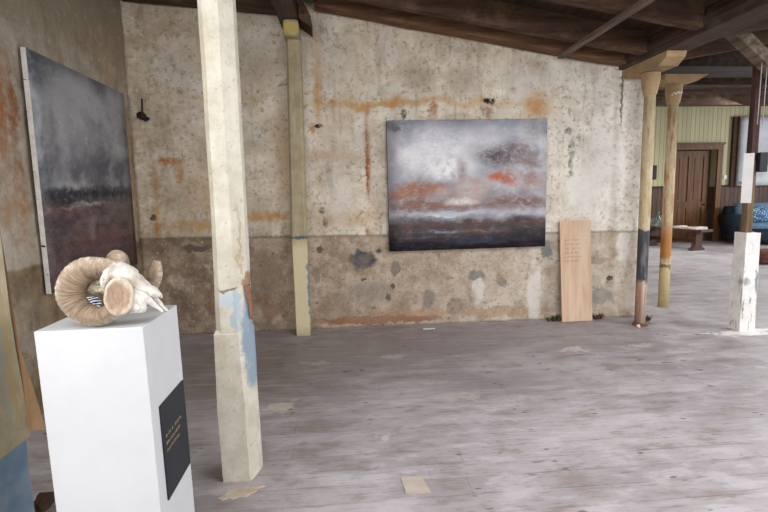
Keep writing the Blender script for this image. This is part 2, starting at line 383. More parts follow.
# back wall, uneven face, rendered pier at its free end
bm = bmesh.new(); NX, NZ = 210, 120
def wb_front(x, z):
    d = .012 * noise.noise(Vector((x * 1.6, z * 1.6, 3))) + .005 * noise.noise(Vector((x * 7, z * 7, 9))) + .0025 * noise.noise(Vector((x * 19, z * 19, 2)))
    p = min(max((x - 2.80) / .07, 0), 1); p = p * p * (3 - 2 * p)
    d -= .028 * p
    e = min(max((x - 3.09) / .07, 0), 1); d += .06 * e * e
    if z < .94: d += .006
    c = max(0, -1.80 - x) / .15; d -= .05 * c * c
    return 4.94 + d
grid = []
for j in range(NZ + 1):
    row = []
    for i in range(NX + 1):
        x = -1.95 + 5.11 * i / NX; top = roof_z(x) + .16
        z = top * j / NZ
        row.append(bm.verts.new((x, wb_front(x, z), z)))
    grid.append(row)
for j in range(NZ):
    for i in range(NX):
        bm.faces.new((grid[j][i], grid[j][i + 1], grid[j + 1][i + 1], grid[j + 1][i]))
# body of the wall behind the face
back = [[bm.verts.new((v.co.x, 5.32, v.co.z)) for v in (grid[0][0], grid[0][NX], grid[NZ][NX], grid[NZ][0])]][0]
bm.faces.new(back)
bm.faces.new([grid[0][i] for i in range(NX + 1)] + [back[1], back[0]])
bm.faces.new([grid[NZ][i] for i in range(NX + 1)] + [back[2], back[3]])
bm.faces.new([grid[j][0] for j in range(NZ + 1)] + [back[3], back[0]])
bm.faces.new([grid[j][NX] for j in range(NZ + 1)] + [back[2], back[1]])
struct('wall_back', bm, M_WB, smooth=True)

# left wall with a window behind the camera
WY0, WY1, WZ0, WZ1 = -.55, .65, 1.0, 2.5
bm = bmesh.new()
def wl_x(y, z): return -1.95 + .012 * noise.noise(Vector((7, y * 1.6, z * 1.6))) + .005 * noise.noise(Vector((2, y * 7, z * 7)))
NY = 150; NZ2 = 100; g2 = []
for j in range(NZ2 + 1):
    g2.append([bm.verts.new((wl_x(.65 + 4.30 * i / NY, 3.5 * j / NZ2), .65 + 4.30 * i / NY, 3.5 * j / NZ2)) for i in range(NY + 1)])
for j in range(NZ2):
    for i in range(NY): bm.faces.new((g2[j][i], g2[j][i + 1], g2[j + 1][i + 1], g2[j + 1][i]))
for f in bm.faces: f.smooth = True
box(bm, -2.3, -1.97, .65, 5.32, 0, 3.5)
box(bm, -2.3, -1.95, -6.5, WY0, 0, 3.5)
box(bm, -2.3, -1.95, WY0, WY1, 0, WZ0)
box(bm, -2.3, -1.95, WY0, WY1, WZ1, 3.5)
struct('wall_left', bm, M_WL)
M_WHITE = simple('white gloss paint', 'e9e7e3', 'dcdad5', 6, .45, .03)
bm = bmesh.new()
for yy in (WY0, (WY0 + WY1) / 2 - .02, WY1 - .05): box(bm, -2.14, -2.08, yy, yy + .05, WZ0, WZ1)
for zz in (WZ0, 1.73, WZ1 - .05): box(bm, -2.14, -2.08, WY0, WY1, zz, zz + .05)
w1 = struct('window_1', bm, M_WHITE)
struct('window_sill', B(-2.2, -1.93, WY0 - .0, WY1 + .0, WZ0 - .035, WZ0), M_WHITE, w1)

# far room
def bead_material():
    m = Mat('cream green beadboard over brown boarding', .6, .3); x, y, z = m.sep(m.obj)
    fr = m.math('FRACT', m.math('DIVIDE', x, .115)); row = m.math('FLOOR', m.math('DIVIDE', x, .115))
    gap = m.math('MINIMUM', fr, m.math('SUBTRACT', 1., fr)); gm = m.ramp(gap, .12, .03)
    g = m.noise(m.scale(m.obj, (6, 6, .7)), 3, 5, .6)
    c = m.mix(m.white(m.comb(row, 1., 2.)), 'b9b38c', 'c6c09a'); c = m.mix(m.math('MULTIPLY', gm, .6), c, '837d5c')
    d = m.mix(m.ramp(g, .3, .7), '4a352b', '685042'); d = m.mix(m.math('MULTIPLY', gm, .7), d, '2d201b')
    c = m.mix(m.ramp(z, 1.395, 1.405), d, c)
    m.bump(m.math('SUBTRACT', 0., gm), .5, .01)
    return m.out(c)
M_BEAD = bead_material()
DX0, DX1, DZ = 8.39, 9.48, 2.32
bm = bmesh.new()
box(bm, 3.1, DX0, 11.83, 12.15, 0, 3.9); box(bm, DX1, 14.5, 11.83, 12.15, 0, 3.9); box(bm, DX0, DX1, 11.83, 12.15, DZ, 3.9); box(bm, DX0, DX1, 12.08, 12.15, 0, DZ)
struct('wall_far', bm, M_BEAD)
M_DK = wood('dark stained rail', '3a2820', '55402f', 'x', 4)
bm = B(3.1, DX0 - .13, 11.80, 11.83, 1.385, 1.43); box(bm, DX1 + .13, 14.5, 11.80, 11.83, 1.385, 1.43)
struct('trim_1', bm, M_DK)
bm = B(3.1, DX0 - .13, 11.80, 11.83, 0, .16); box(bm, DX1 + .13, 14.5, 11.80, 11.83, 0, .16)
struct('baseboard_far', bm, M_DK)
struct('wall_passage', B(3.06, 3.16, 5.32, 12.15, 0, 3.9), M_WL)
M_DOOR = wood('brown stained door', '52341f', '74502f', 'z', 3, .5, .1)
M_DOORP = wood('brown stained door panel', '5b3a22', '7d5835', 'z', 3, .5, .1)
dr = bpy.data.objects.new('door_1', None); COL.objects.link(dr); dr['kind'] = 'structure'; dr.location = (8.39, 11.83, 0)
bm = B(-.13, 0, -.05, .1, 0, DZ + .14); box(bm, 1.09, 1.22, -.05, .1, 0, DZ + .14); box(bm, 0, 1.09, -.05, .1, DZ, DZ + .14); box(bm, -.17, 1.26, -.08, .02, DZ + .12, DZ + .17)
obj('door_frame', bm, M_DOORP, dr)
bm = bmesh.new(); lw = .96
for a, b in ((0.02, .14), (.43, .55), (lw - .12, lw)): box(bm, a, b, .10, .15, .02, DZ - .02)
for a, b in ((.02, .24), (.86, 1.02), (DZ - .16, DZ - .02)): box(bm, .02, lw, .102, .148, a, b)
leaf = obj('door_leaf', bm, M_DOOR, dr)
obj('gap_shade_panel', B(.0, 1.09, .20, .24, 0, DZ), M_DK, dr)  # dark panel added to give the gap beside the leaf its shade
for a, b in ((.14, .43), (.55, lw - .12)):
    for c, d in ((.24, .86), (1.02, DZ - .16)):
        bm = B(a, b, .122, .14, c, d); box(bm, a + .05, b - .05, .112, .13, c + .05, d - .05, .008); obj('door_panel', bm, M_DOORP, leaf)
M_BRASS = simple('dull brass', '8a7240', '6d5930', 10, .4, 0, metal=.8)
bm = bmesh.new(); bmesh.ops.create_uvsphere(bm, u_segments=14, v_segments=8, radius=.03); bmesh.ops.translate(bm, verts=bm.verts[:], vec=(lw - .06, .06, .95)); obj('door_handle', bm, M_BRASS, leaf, True)

# ------------------------------------------------------------------ roof
bm = bmesh.new()
def slab(x0, x1, y0, y1, dz, t):
    return prism(bm, [[(x0, y0, roof_z(x0) + dz), (x1, y0, roof_z(x1) + dz), (x1, y0, roof_z(x1) + dz + t), (x0, y0, roof_z(x0) + dz + t)],
                      [(x0, y1, roof_z(x0) + dz), (x1, y1, roof_z(x1) + dz), (x1, y1, roof_z(x1) + dz + t), (x0, y1, roof_z(x0) + dz + t)]])
slab(-2.3, 2.955, -6.5, 5.32, .20, .04); slab(2.955, 14.5, -6.5, 5.40, .20, .04)
prism(bm, [[(3.0, 5.32, 2.98), (14.5, 5.32, 2.98), (14.5, 5.32, 3.02), (3.0, 5.32, 3.02)], [(3.0, 12.15, 3.62), (14.5, 12.15, 3.62), (14.5, 12.15, 3.66), (3.0, 12.15, 3.66)]])
extrude_xz(bm, [(3.1, 2.62), (14.5, 2.62), (14.5, 4.6), (3.1, 2.9)], 5.36, 5.40)
ceil = struct('ceiling', bm, M_BOARD)
def rafter(x0, x1, y0, y1, h, mat, seed, dz=0.):
    b = bmesh.new()
    prism(b, [[(x0, y0, roof_z(x0) + dz), (x0, y1, roof_z(x0) + dz), (x0, y1, roof_z(x0) + dz + h), (x0, y0, roof_z(x0) + dz + h)],
              [(x1, y0, roof_z(x1) + dz), (x1, y1, roof_z(x1) + dz), (x1, y1, roof_z(x1) + dz + h), (x1, y0, roof_z(x1) + dz + h)]])
    bmesh.ops.subdivide_edges(b, edges=[e for e in b.edges if e.calc_length() > 1], cuts=40)
    for v in b.verts: v.co += noise.noise_vector(v.co * 2.3 + Vector((seed, 0, 0))) * .012
    return obj('rafter', b, mat, ceil)
rafter(-.2, 2.81, 4.76, 4.90, .10, M_RAFO, 1)
for i, y in enumerate((4.42, 3.72, 3.02, 2.32, 1.62, .92, .22, -.48, -1.18, -1.88, -2.58)):
    rafter(-1.93, 2.81, y, y + .085, .215, M_RAF, 5 + i * 3)
for i, y in enumerate((4.75, 3.92, 3.35, 2.65, 1.95, 1.25, .55, -.15)):
    rafter(3.10, 9.5, y, y + .085, .215, M_RAF, 50 + i * 3)
bm = bmesh.new()
prism(bm, [[(-1.93, 4.74, 3.15), (-1.93, 4.90, 3.15), (-1.93, 4.90, 3.52), (-1.93, 4.74, 3.52)], [(-.42, 4.74, 3.03), (-.42, 4.90, 3.03), (-.42, 4.90, 3.29), (-.42, 4.74, 3.29)]])
tag(obj('wall_plate', bm, M_RAF, ceil))
bm = bar(bmesh.new(), (2.19, 4.86, 2.665), (2.13, -2, 2.675), .055, .035)
tag(obj('ceiling_batten', rough_up(bm, 0, 0, 1), M_STRUT), 'grey weathered batten running under the rafters near the top of the wall', 'batten')
# long valley beam on the round columns
bm = bmesh.new(); box(bm, 2.83, 3.08, -6.4, 4.93, 2.55, 2.80, .01); box(bm, 2.80, 2.835, -6.4, 4.93, 2.60, 2.66, .006); box(bm, 2.79, 2.83, -6.4, 4.93, 2.72, 2.80, .006)
tag(obj('ceiling_beam', bm, M_BEAM), 'long dark red-brown beam resting on the column at the end of the plaster wall', 'beam')
# beam on the square posts
bm = prism(bmesh.new(), [[(-.505, 4.93, 2.925), (-.335, 4.93, 2.925), (-.335, 4.93, 3.09), (-.505, 4.93, 3.09)], [(-.70, -4, 2.925), (-.53, -4, 2.925), (-.53, -4, 3.09), (-.70, -4, 3.09)]])
b1 = tag(obj('ceiling_beam', bm, M_BEAM), 'short visible brown beam resting on the square post against the wall', 'beam')
bm = extrude_xz(bmesh.new(), [(-.33, 2.93), (-.225, 2.85), (-.225, 2.95), (-.30, 3.09), (-.33, 3.09)], 4.62, 4.92)
obj('side_cleat', bm, M_RAF, b1)
# cross beams of the far room
for y, z, h, lab in ((5.20, 2.583, .085, 'pale grey cross beam resting on the rear column bracket'), (7.2, 2.90, .14, 'second cross beam behind the rear column, under the dark roof'), (9.3, 2.97, .30, 'farthest cross beam just above the cream boarded wall')):
    bm = bmesh.new(); box(bm, 3.2 if y > 5.3 else 3.42, 14.2, y, y + .16, z, z + h, .006)
    tag(obj('cross_beam', bm, M_BEAMG if y < 6 else M_RAF), lab, 'beam')
# joists above the first cross beam
bm = bar(bmesh.new(), (3.36, 4.15, 2.73), (4.25, 4.15, 2.02), .10, .11, (0, 1, 0))
tag(obj('diagonal_brace', rough_up(bm, 6, .006, 9, 3), M_STRUT), 'rough brown diagonal brace descending from the long beam at right', 'brace')
M_PURP = wood('purple brown panel', '5d4744', '7d6763', 'x', 4, .6)
bm = prism(bmesh.new(), [[(3.56, 4.02, 2.78), (3.62, 3.98, 2.78), (5.0, 3.98, 2.78), (5.0, 4.02, 2.78)], [(4.12, 4.02, 2.26), (4.18, 3.98, 2.26), (5.0, 3.98, 2.26), (5.0, 4.02, 2.26)]])
tag(obj('ceiling_board', bm, M_PURP), 'dull purple-brown panel beside the diagonal brace', 'board')

# ------------------------------------------------------------------ square posts
M_P1 = post_material('cream post paint', .7, bluex=[((-.437, 2.33, .68), (.052, .2, .27), '8797a3', 1.), ((-.535, 2.2, .885), (.05, .2, .04), 'b4bfc6', .9), ((-.50, 2.26, .84), (.02, .1, .12), 'a4b1ba', .9),
    ((-.53, 2.2, .935), (.07, .1, .008), '5f5444', .8), ((-.475, 2.25, 1.15), (.008, .1, .2), 'a08d68', .6), ((-.44, 2.3, .97), (.03, .12, .05), '8d6a52', .9)])
p1 = thing('wooden_post', 'tall cream chamfered wooden post with a blue band, nearest the plinth', 'post', (0, 0, 0))
base = [(-.606, 2.257), (-.478, 2.25), (-.462, 2.285), (-.44, 2.36), (-.44, 2.40), (-.606, 2.405)]
shaft0 = [(-.602, 2.285), (-.575, 2.258), (-.497, 2.255), (-.452, 2.315), (-.452, 2.385), (-.602, 2.39)]
shaft1 = [(-.590, 2.280), (-.566, 2.255), (-.500, 2.25), (-.448, 2.31), (-.448, 2.38), (-.590, 2.385)]
bm = prism(bmesh.new(), [plan(base, 0), plan([(x - .006, y) for x, y in base], .36), plan([(-.606, 2.257), (-.495, 2.252), (-.476, 2.275), (-.447, 2.35), (-.447, 2.40), (-.606, 2.405)], .725), plan([(-.599, 2.265), (-.497, 2.26), (-.478, 2.285), (-.452, 2.345), (-.452, 2.39), (-.599, 2.395)], .742)])
rough_up(bm, 5, .0018, 12, 1)
obj('post_foot', bm, M_P1, p1)
zs = [.72 + (2.93 - .72) * i / 24 for i in range(25)]
bm = prism(bmesh.new(), [[(a[0] + (b[0] - a[0]) * min(1, (z - .72) / .5) + .002 * noise.noise(Vector((i, z * 4, 0))), a[1] + (b[1] - a[1]) * min(1, (z - .72) / .5) + .002 * noise.noise(Vector((i, z * 4, 8))), z)
    for i, (a, b) in enumerate(zip(shaft0, shaft1))] for z in zs])
obj('post_shaft', bm, M_P1, p1)
M_SPL = wood('bare splintered wood', '5f4030', '8a654e', 'z', 6)
bm = prism(bmesh.new(), [plan([(-.462, 2.29), (-.442, 2.30), (-.442, 2.33), (-.458, 2.33)], .945), plan([(-.460, 2.29), (-.438, 2.305), (-.438, 2.33), (-.455, 2.33)], .9), plan([(-.450, 2.30), (-.434, 2.31), (-.434, 2.33), (-.447, 2.33)], .84), plan([(-.445, 2.308), (-.438, 2.31), (-.438, 2.318), (-.445, 2.318)], .78)])
tag(obj('bare_splinter', rough_up(bm, 3, .004, 40, 2), M_SPL, p1), 'bare reddish wood where the paint has broken away')

M_P2 = post_material('ochre post paint', .95, cream=('9d9172', 'b2a687'), bluex=[((-.4, 4.7, .48), (.3, .3, .48), 'dccfa9', .95), ((-.40, 4.7, .962), (.12, .2, .02), '59606a', .9), ((-.335, 4.75, .45), (.02, .2, .38), '7d8f9b', 1.), ((-.40, 4.68, 2.85), (.1, .2, .06), 'cbb565', .75)])
p2 = thing('wooden_post', 'square ochre-cream wooden post standing against the plaster wall', 'post', (0, 0, 0))
q = lambda x0, x1, y0, y1, c: [(x0 + c, y0), (x1 - c, y0), (x1, y0 + c), (x1, y1), (x0, y1), (x0, y0 + c)]
bm = prism(bmesh.new(), [plan(q(-.478, -.345, 4.72, 4.85, .004), 0), plan(q(-.485, -.345, 4.72, 4.85, .004), .94), plan(q(-.475, -.345, 4.73, 4.85, .015), .96)])
obj('post_foot', rough_up(bm, 4, .003, 12, 5), M_P2, p2)
bm = prism(bmesh.new(), [plan(q(-.495, -.345, 4.73, 4.85, .02), .955)] + [plan(q(-.495 + .035 * t, -.345 + .015 * t, 4.73, 4.85, .02), .955 + 1.82 * t) for t in (.25, .5, .75, 1)])
obj('post_shaft', bm, M_P2, p2)
bm = box(bmesh.new(), -.475, -.335, 4.63, 4.90, 2.775, 2.925, .03)
obj('head_block', bm, M_P2, p2)

M_P3 = post_material('ochre grey peeling paint', .46, cream=('a3977a', 'b9ae92'), lowcream='a39258', bluex=[((-1.22, 1.8, 1.0), (.3, .05, .5), '9a9a94', .6), ((-1.22, 1.84, .8), (.3, .02, .3), 'b59a68', .6)])
M_P3B = simple('peeling blue paint', '6d88a0', '8b9ba6', 9, .75, .3)
M_BAREW = wood('bare brown wood edge', '8a6b4c', 'a98a68', 'z', 5)
p3 = thing('wooden_post', 'ochre and blue peeling post cut by the left edge of the photo', 'post', (0, 0, 0))
bm = prism(bmesh.new(), [plan([(-1.42, 1.70), (-1.236, 1.70), (-1.236, 1.895), (-1.42, 1.895)], z) for z in (0, .1, .2, .3, .4, .52)])
obj('post_foot', rough_up(bm, 1, .004, 10, 3), M_P3B, p3)
def p3ring(x, y, z): return [(-1.44, 1.66, z), (x, 1.66, z), (x, y, z), (-1.44, y, z)]
bm = prism(bmesh.new(), [p3ring(-1.225, 1.905, .455), p3ring(-1.226, 1.90, .60), p3ring(-1.228, 1.885, .80), p3ring(-1.23, 1.88, .95), p3ring(-1.232, 1.88, 1.3), p3ring(-1.235, 1.88, 3.1)])
obj('post_shaft', bm, M_P3, p3)
bm = prism(bmesh.new(), [[(-1.30, 1.9, z), (-1.252, 1.9, z), (-1.228 + e, 1.903, z), (-1.30, 1.903, z)] for z, e in ((.478, .062), (.56, .050), (.64, .036), (.72, .020), (.80, .004), (.95, -.004), (1.3, -.02))])
obj('flared_edge', bm, M_BAREW, p3)
bm = rough_up(B(-1.39, -1.34, 2.10, 2.19, 0, .05), 3, .02, 14, 4)
tag(obj('wood_fragment', bm, M_DK), 'small dark broken wood fragment on the floor beside the plinth', 'fragment')

# ------------------------------------------------------------------ round columns
def column_material(name, dark):
    m = Mat(name, .7, .3); P = m.obj; x, y, z = m.sep(P)
    g = m.noise(P, 8, 7, .65); v = m.noise(m.scale(P, (12, 12, 1.4)), 2, 7, .7); W = m.warp(P, 11, .12, 5)
    c = m.mix(m.ramp(g, .3, .7), 'bda985', 'd0c2a2')
    c = m.mix(m.ramp(v, .5, .64, 0, .8), c, 'a6814f')
    zz = m.sep(W)[2]
    if dark:
        c = m.mix(m.ramp(zz, .98, .95), c, '45464a')
        c = m.mix(m.math('MULTIPLY', m.ramp(v, .5, .62, 0, .6), m.ramp(zz, .96, .94)), c, '85837f')
        low = m.mix(m.ramp(v, .45, .66), 'cbbda8', 'b08b74'); low = m.mix(m.ramp(x, .0, -.035, 0, .7), low, '9c6650')
        c = m.mix(m.ramp(zz, .47, .42), c, low)
    else:
        c = m.mix(m.math('MULTIPLY', m.ramp(zz, 1.1, .75), m.ramp(zz, .55, .6)), c, m.mix(m.ramp(v, .4, .6), 'a85f2a', 'b98d52'))
        c = m.mix(m.math('MULTIPLY', m.ramp(v, .48, .6), .5), c, 'a3672f')
        c = m.mix(m.math('MULTIPLY', m.ramp(zz, .54, .52), .9), c, 'cbb887')
        c = m.mix(m.math('MULTIPLY', m.ramp(zz, .50, .49), m.ramp(zz, .45, .46, 0, .8)), c, '66563c')
    m.bump(v, .3, .006)
    return m.out(c)
M_BRK = simple('ochre bracket paint', '92785a', 'b0946f', 7, .7, .2)
c1 = thing('round_column', 'round column with a dark grey band at the end of the plaster wall', 'column', (2.95, 4.573, 0))
obj('shaft', lathe(bmesh.new(), [(.05, .0), (.051, .42), (.052, 1.2), (.0515, 2.24)], 28), column_material('column paint, dark band', True), c1, True)
obj('capital', lathe(bmesh.new(), [(.053, 2.24), (.06, 2.25), (.064, 2.27), (.076, 2.34), (.083, 2.37), (.083, 2.44)], 28), M_BRK, c1)
br = extrude_xz(bmesh.new(), [(-.36, 2.548), (-.345, 2.50), (-.25, 2.445), (.25, 2.445), (.345, 2.50), (.36, 2.548)], -.09, .09)
bmesh.ops.rotate(br, verts=br.verts[:], cent=(0, 0, 0), matrix=Matrix.Rotation(PI / 2, 3, 'Z'))
obj('bracket', br, M_BRK, c1)
obj('foot', rough_up(lathe(bmesh.new(), [(.075, 0), (.07, .012), (.052, .03)], 20), 1, .006, 30), M_SPL, c1)
c2 = thing('round_column', 'rust-streaked round column standing behind the end of the wall', 'column', (3.68, 5.28, 0))
obj('shaft', lathe(bmesh.new(), [(.054, 0), (.055, .5), (.055, 1.3), (.054, 2.28)], 28), column_material('column paint, rust streaks', False), c2, True)
M_NOTCH = simple('white chipped paint', 'e6e2d8', 'cfc8b8', 20, .7, 0)
obj('capital', lathe(bmesh.new(), [(.056, 2.28), (.066, 2.29), (.068, 2.31), (.078, 2.37), (.084, 2.40), (.084, 2.485)], 28), M_BRK, c2)
bm = bmesh.new()
for a in range(7):
    t = -2.35 + a * .24; box(bm, .076 * math.cos(t) - .008, .076 * math.cos(t) + .008, .076 * math.sin(t) - .008, .076 * math.sin(t) + .006, 2.365 + (a % 2) * .012 + a * .003, 2.385 + (a % 2) * .012 + a * .003)
obj('paper_scrap', bm, M_NOTCH, c2)
obj('bracket', extrude_xz(bmesh.new(), [(-.17, 2.583), (-.17, 2.53), (-.11, 2.485), (.10, 2.485), (.20, 2.51), (.33, 2.583)], -.09, .09), M_BRK, c2)

# ------------------------------------------------------------------ white-footed post with a sheet and a black box
def chippy_white():
    m = Mat('chipped white paint', .8, .3); P = m.obj
    g = m.noise(P, 10, 7, .7); v = m.noise(m.scale(P, (14, 14, 3)), 1.8, 6, .7); z = m.sep(P)[2]
    c = m.mix(m.ramp(g, .3, .7), 'dedad5', 'f4f2ee')
    c = m.mix(m.math('MULTIPLY', m.ramp(v, .57, .63), m.ramp(z, .95, .1, .25, 1.)), c, '8d857c')
    c = m.stain(c, m.warp(P, 20, .05), (.06, -.11, .5), (.018, .2, .12), '6a6b70', .8)
    c = m.stain(c, m.warp(P, 20, .05), (-.04, -.11, .48), (.05, .2, .04), '77716c', .6)
    m.bump(g, .5, .012); return m.out(c)
w = thing('white_footed_post', 'slim dark post rising from a thick chipped white base at right', 'post', (3.785, 4.28, 0))
bm = prism(bmesh.new(), [plan([(-.077, -.075), (.077, -.075), (.077, .075), (-.077, .075)], 0), plan([(-.07, -.07), (.07, -.07), (.07, .07), (-.07, .07)], .935)])
rough_up(bm, 9, .003, 14, 6); obj('base', bm, chippy_white(), w)
M_PB = wood('brown post', '5e4a36', '8b7458', 'z', 4); M_PD = wood('dark red brown post', '3b2825', '5a3f39', 'z', 4)
bm = box(bmesh.new(), -.05, .018, -.034, .034, .935, 1.6, .008); obj('lower_shaft', bm, M_PB, w)
bm = prism(bmesh.new(), [plan([(-.043, -.03), (.02, -.03), (.02, .03), (-.043, .03)], 1.6), plan([(-.040, -.028), (.018, -.028), (.018, .028), (-.040, .028)], 2.50)])
tag(obj('upper_shaft', bm, M_PD, w), 'dark red-brown upper part')
M_SHEET = simple('white paper', 'efeeec', 'e4e2de', 5, .8, .02)
bm = prism(bmesh.new(), [[(3.668, 4.250, z), (3.735, 4.206, z), (3.737, 4.209, z), (3.670, 4.253, z)] for z in (1.21, 1.4, 1.66)])
tag(obj('paper_sheet', bm, M_SHEET), 'tall white paper sheet pinned to the slim dark post at right', 'paper')
M_BLK = simple('matt black plastic', '16181c', '1f2126', 8, .5, 0)
bm = box(bmesh.new(), 3.782, 3.862, 4.195, 4.238, 1.49, 1.665, .005)
tag(obj('display_box', bm, M_BLK), 'small black square box mounted beside the white paper sheet', 'box')
M_CORD = simple('pale cord', 'aaa6a4', '8d8886', 8, .5, 0)
for x, lab in ((3.662, 'left one of two thin pale cords hanging from the diagonal brace'), (3.712, 'right one of two thin pale cords hanging from the diagonal brace')):
    bm = bar(bmesh.new(), (x, 4.12, 1.9), (x + .004, 4.12, 2.50), .006, .006, (0, 1, 0))
    tag(obj('hanging_string', bm, M_CORD), lab, 'string')

# ------------------------------------------------------------------ plinth
PX0, PX1, PY0, PY1, PZ = -.972, -.636, 1.574, 1.898, .95
M_PLN = simple('matt white plinth paint', 'c9c9cb', 'c2c2c5', 3, .55, .02)
pl = thing('display_plinth', 'tall white display plinth carrying the ram skull', 'plinth', (-.804, 1.736, 0))
bm = box(bmesh.new(), -.164, .164, -.162, .162, 0, PZ, .003)
def lean(bm):
    for v in bm.verts: v.co.x += .013 * (1 - v.co.z / PZ)
    return bm
obj('plinth_body', lean(bm), M_PLN, pl)
M_PAN = simple('black card', '23242a', '2a2b32', 8, .6, .02); M_GOLD = simple('gold lettering', 'a59468', '8f7f58', 8, .5, 0)
pan = tag(obj('caption_panel', lean(box(bmesh.new(), .164, .170, -.099, .146, .317, .658, .002)), M_PAN, pl), 'black caption panel with small gold lettering')
bm = bmesh.new(); random.seed(3)
for r, (z, y0, y1) in enumerate(((.534, -.075, .084), (.507, -.075, .062), (.480, -.075, .053))):
    y = y0
    while y < y1:
        ln = random.choice((.006, .008, .010)); 
        if random.random() > .16:
            box(bm, .170, .1706, y, y + .0014, z, z + .010); box(bm, .170, .1706, y, y + ln * .7, z + random.choice((0, .0045, .009)), z + .0022 + random.choice((0, .0045, .009)))
        y += ln
obj('caption_lettering', lean(bm), M_GOLD, pan)

# ------------------------------------------------------------------ ram skull
SK = .000655; SO = Vector((-.811, 1.630, 1.061))
def sk(zx, zy, w=0.):
    p = Vector(((zx - 262) * SK, 0, -(zy - 262) * SK)) + SO - co.matrix_world.translation
    return p * (1 - w * SK / SO.y) + co.matrix_world.translation - SO
def horn_material():
    m = Mat('horn keratin', .6, .3); u, v, _ = m.sep(m.uv)
    st = m.comb(m.math('MULTIPLY', u, 60.), m.math('MULTIPLY', v, 3.), 0.)
    f = m.noise(st, 1.3, 6, .7); g = m.noise(m.obj, 22, 6, .6); fine = m.noise(m.comb(m.math('MULTIPLY', u, 260.), m.math('MULTIPLY', v, 5.), 0.), 1., 4, .6)
    c = m.mix(m.ramp(f, .3, .7), '6a5746', 'a08c76'); c = m.mix(m.ramp(g, .45, .68, 0, .6), c, '94795e')
    c = m.mix(m.ramp(fine, .55, .7, 0, .4), c, '5f4e3e')
    rim = m.ramp(m.math('ABSOLUTE', m.math('SUBTRACT', v, .5)), .26, .42)
    rim2 = m.ramp(m.math('ABSOLUTE', m.math('SUBTRACT', v, .5)), .16, .0)
    c = m.mix(m.math('MULTIPLY', rim, .85), c, m.mix(m.ramp(f, .4, .55), 'cdc1b1', 'a08e78'))
    m.bump(m.math('ADD', f, m.math('MULTIPLY', fine, .4)), .5, .006); return m.out(c)
M_HORN = horn_material()
def bone():
    m = Mat('bleached bone', .65, .3); P = m.obj
    g = m.noise(P, 30, 6, .65); h = m.noise(P, 11, 5, .6)
    c = m.mix(m.ramp(g, .3, .7), 'bab3aa', 'dfdad3'); c = m.mix(m.ramp(h, .52, .66, 0, .7), c, '9c8973')
    c = m.mix(m.ramp(m.noise(P, 60, 5, .7), .58, .7, 0, .6), c, '7d6d5c')
    m.bump(m.math('ADD', g, h), .7, .006); return m.out(c)
M_BONE = bone()
ram = thing('ram_skull', 'bleached ram skull with big curled horns on the white plinth', 'skull', SO)
P = [(395, 180, -10), (352, 150, 0), (300, 144, 8), (245, 152, 12), (196, 186, 14), (167, 236, 16), (164, 292, 18), (188, 342, 22), (230, 376, 28), (280, 389, 38), (327, 380, 44), (362, 352, 56), (384, 318, 66)]
R = [(40, 42), (46, 46), (52, 50), (59, 54), (66, 56), (69, 58), (68, 58), (62, 56), (55, 54), (48, 52), (44, 48), (44, 42), (40, 20)]
hs = lambda ca, sa: (ca * (1 - .12 * abs(sa)), sa)
near_horn = sweep([sk(*p) for p in P], [(a * SK, b * SK) for a, b in R], (0, -1, 0), n=16, seg=32, ridge=.022, freq=520, seed=1, shape=hs)
obj('horn', near_horn, M_HORN, ram, True, recalc=True)
# broad flared end of the near horn: a shallow dish, pale rimmed and brown inside
def dish_material():
    m = Mat('horn end grain', .65, .3); x, y, z = m.sep(m.obj)
    ce = sk(392, 295, 80)
    d = m.blob(m.warp(m.obj, 26, .045, 6), (ce.x, 0, ce.z), (52 * SK, None, 80 * SK), .7, 1.1)
    g = m.noise(m.scale(m.obj, (40, 40, 12)), 1.5, 6, .65)
    c = m.mix(m.ramp(g, .3, .7), '8d715b', 'b79f8a'); c = m.mix(m.ramp(g, .55, .68, 0, .7), c, '7d5d47')
    c = m.mix(d, m.mix(m.ramp(g, .3, .7), 'b7a590', 'd6cbbc'), c)
    m.bump(g, .3, .005); return m.out(c)
bm = bmesh.new(); rings = []
for (rr, w) in ((.25, 40), (.6, 44), (.85, 54), (.97, 70), (1.0, 86), (.96, 96), (.88, 100), (.75, 96), (.5, 90), (.2, 88)):
    ring = []
    for k in range(40):
        a = 2 * PI * k / 40
        ax = math.cos(a) * 74 * rr; az = math.sin(a) * 100 * rr
        ax += 8 * math.sin(a * 1.0) * rr + 3 * noise.noise(Vector((math.cos(a) * 2, math.sin(a) * 2, 1)))
        # the dish looks out towards the viewer and slightly to the snout
        ring.append(sk(388 + ax, 293 - az, w - ax * .35))
    rings.append(ring)
prism(bm, rings); obj('horn_flare', bm, dish_material(), ram, True)
# far horn, seen above the brow and beyond the snout
P = [(400, 190, -50), (386, 140, -70), (388, 108, -105), (400, 108, -150), (412, 150, -200), (428, 220, -230), (460, 275, -235), (502, 280, -232), (544, 240, -228), (570, 182, -222), (582, 122, -216)]
R = [(38, 40), (44, 42), (47, 44), (46, 46), (44, 46), (42, 44), (40, 42), (38, 40), (40, 36), (38, 32), (19, 18)]
obj('horn', sweep([sk(*p) for p in P], [(a * SK, b * SK) for a, b in R], (0, -1, 0), n=14, seg=28, ridge=.02, freq=520, seed=4), M_HORN, ram, True)
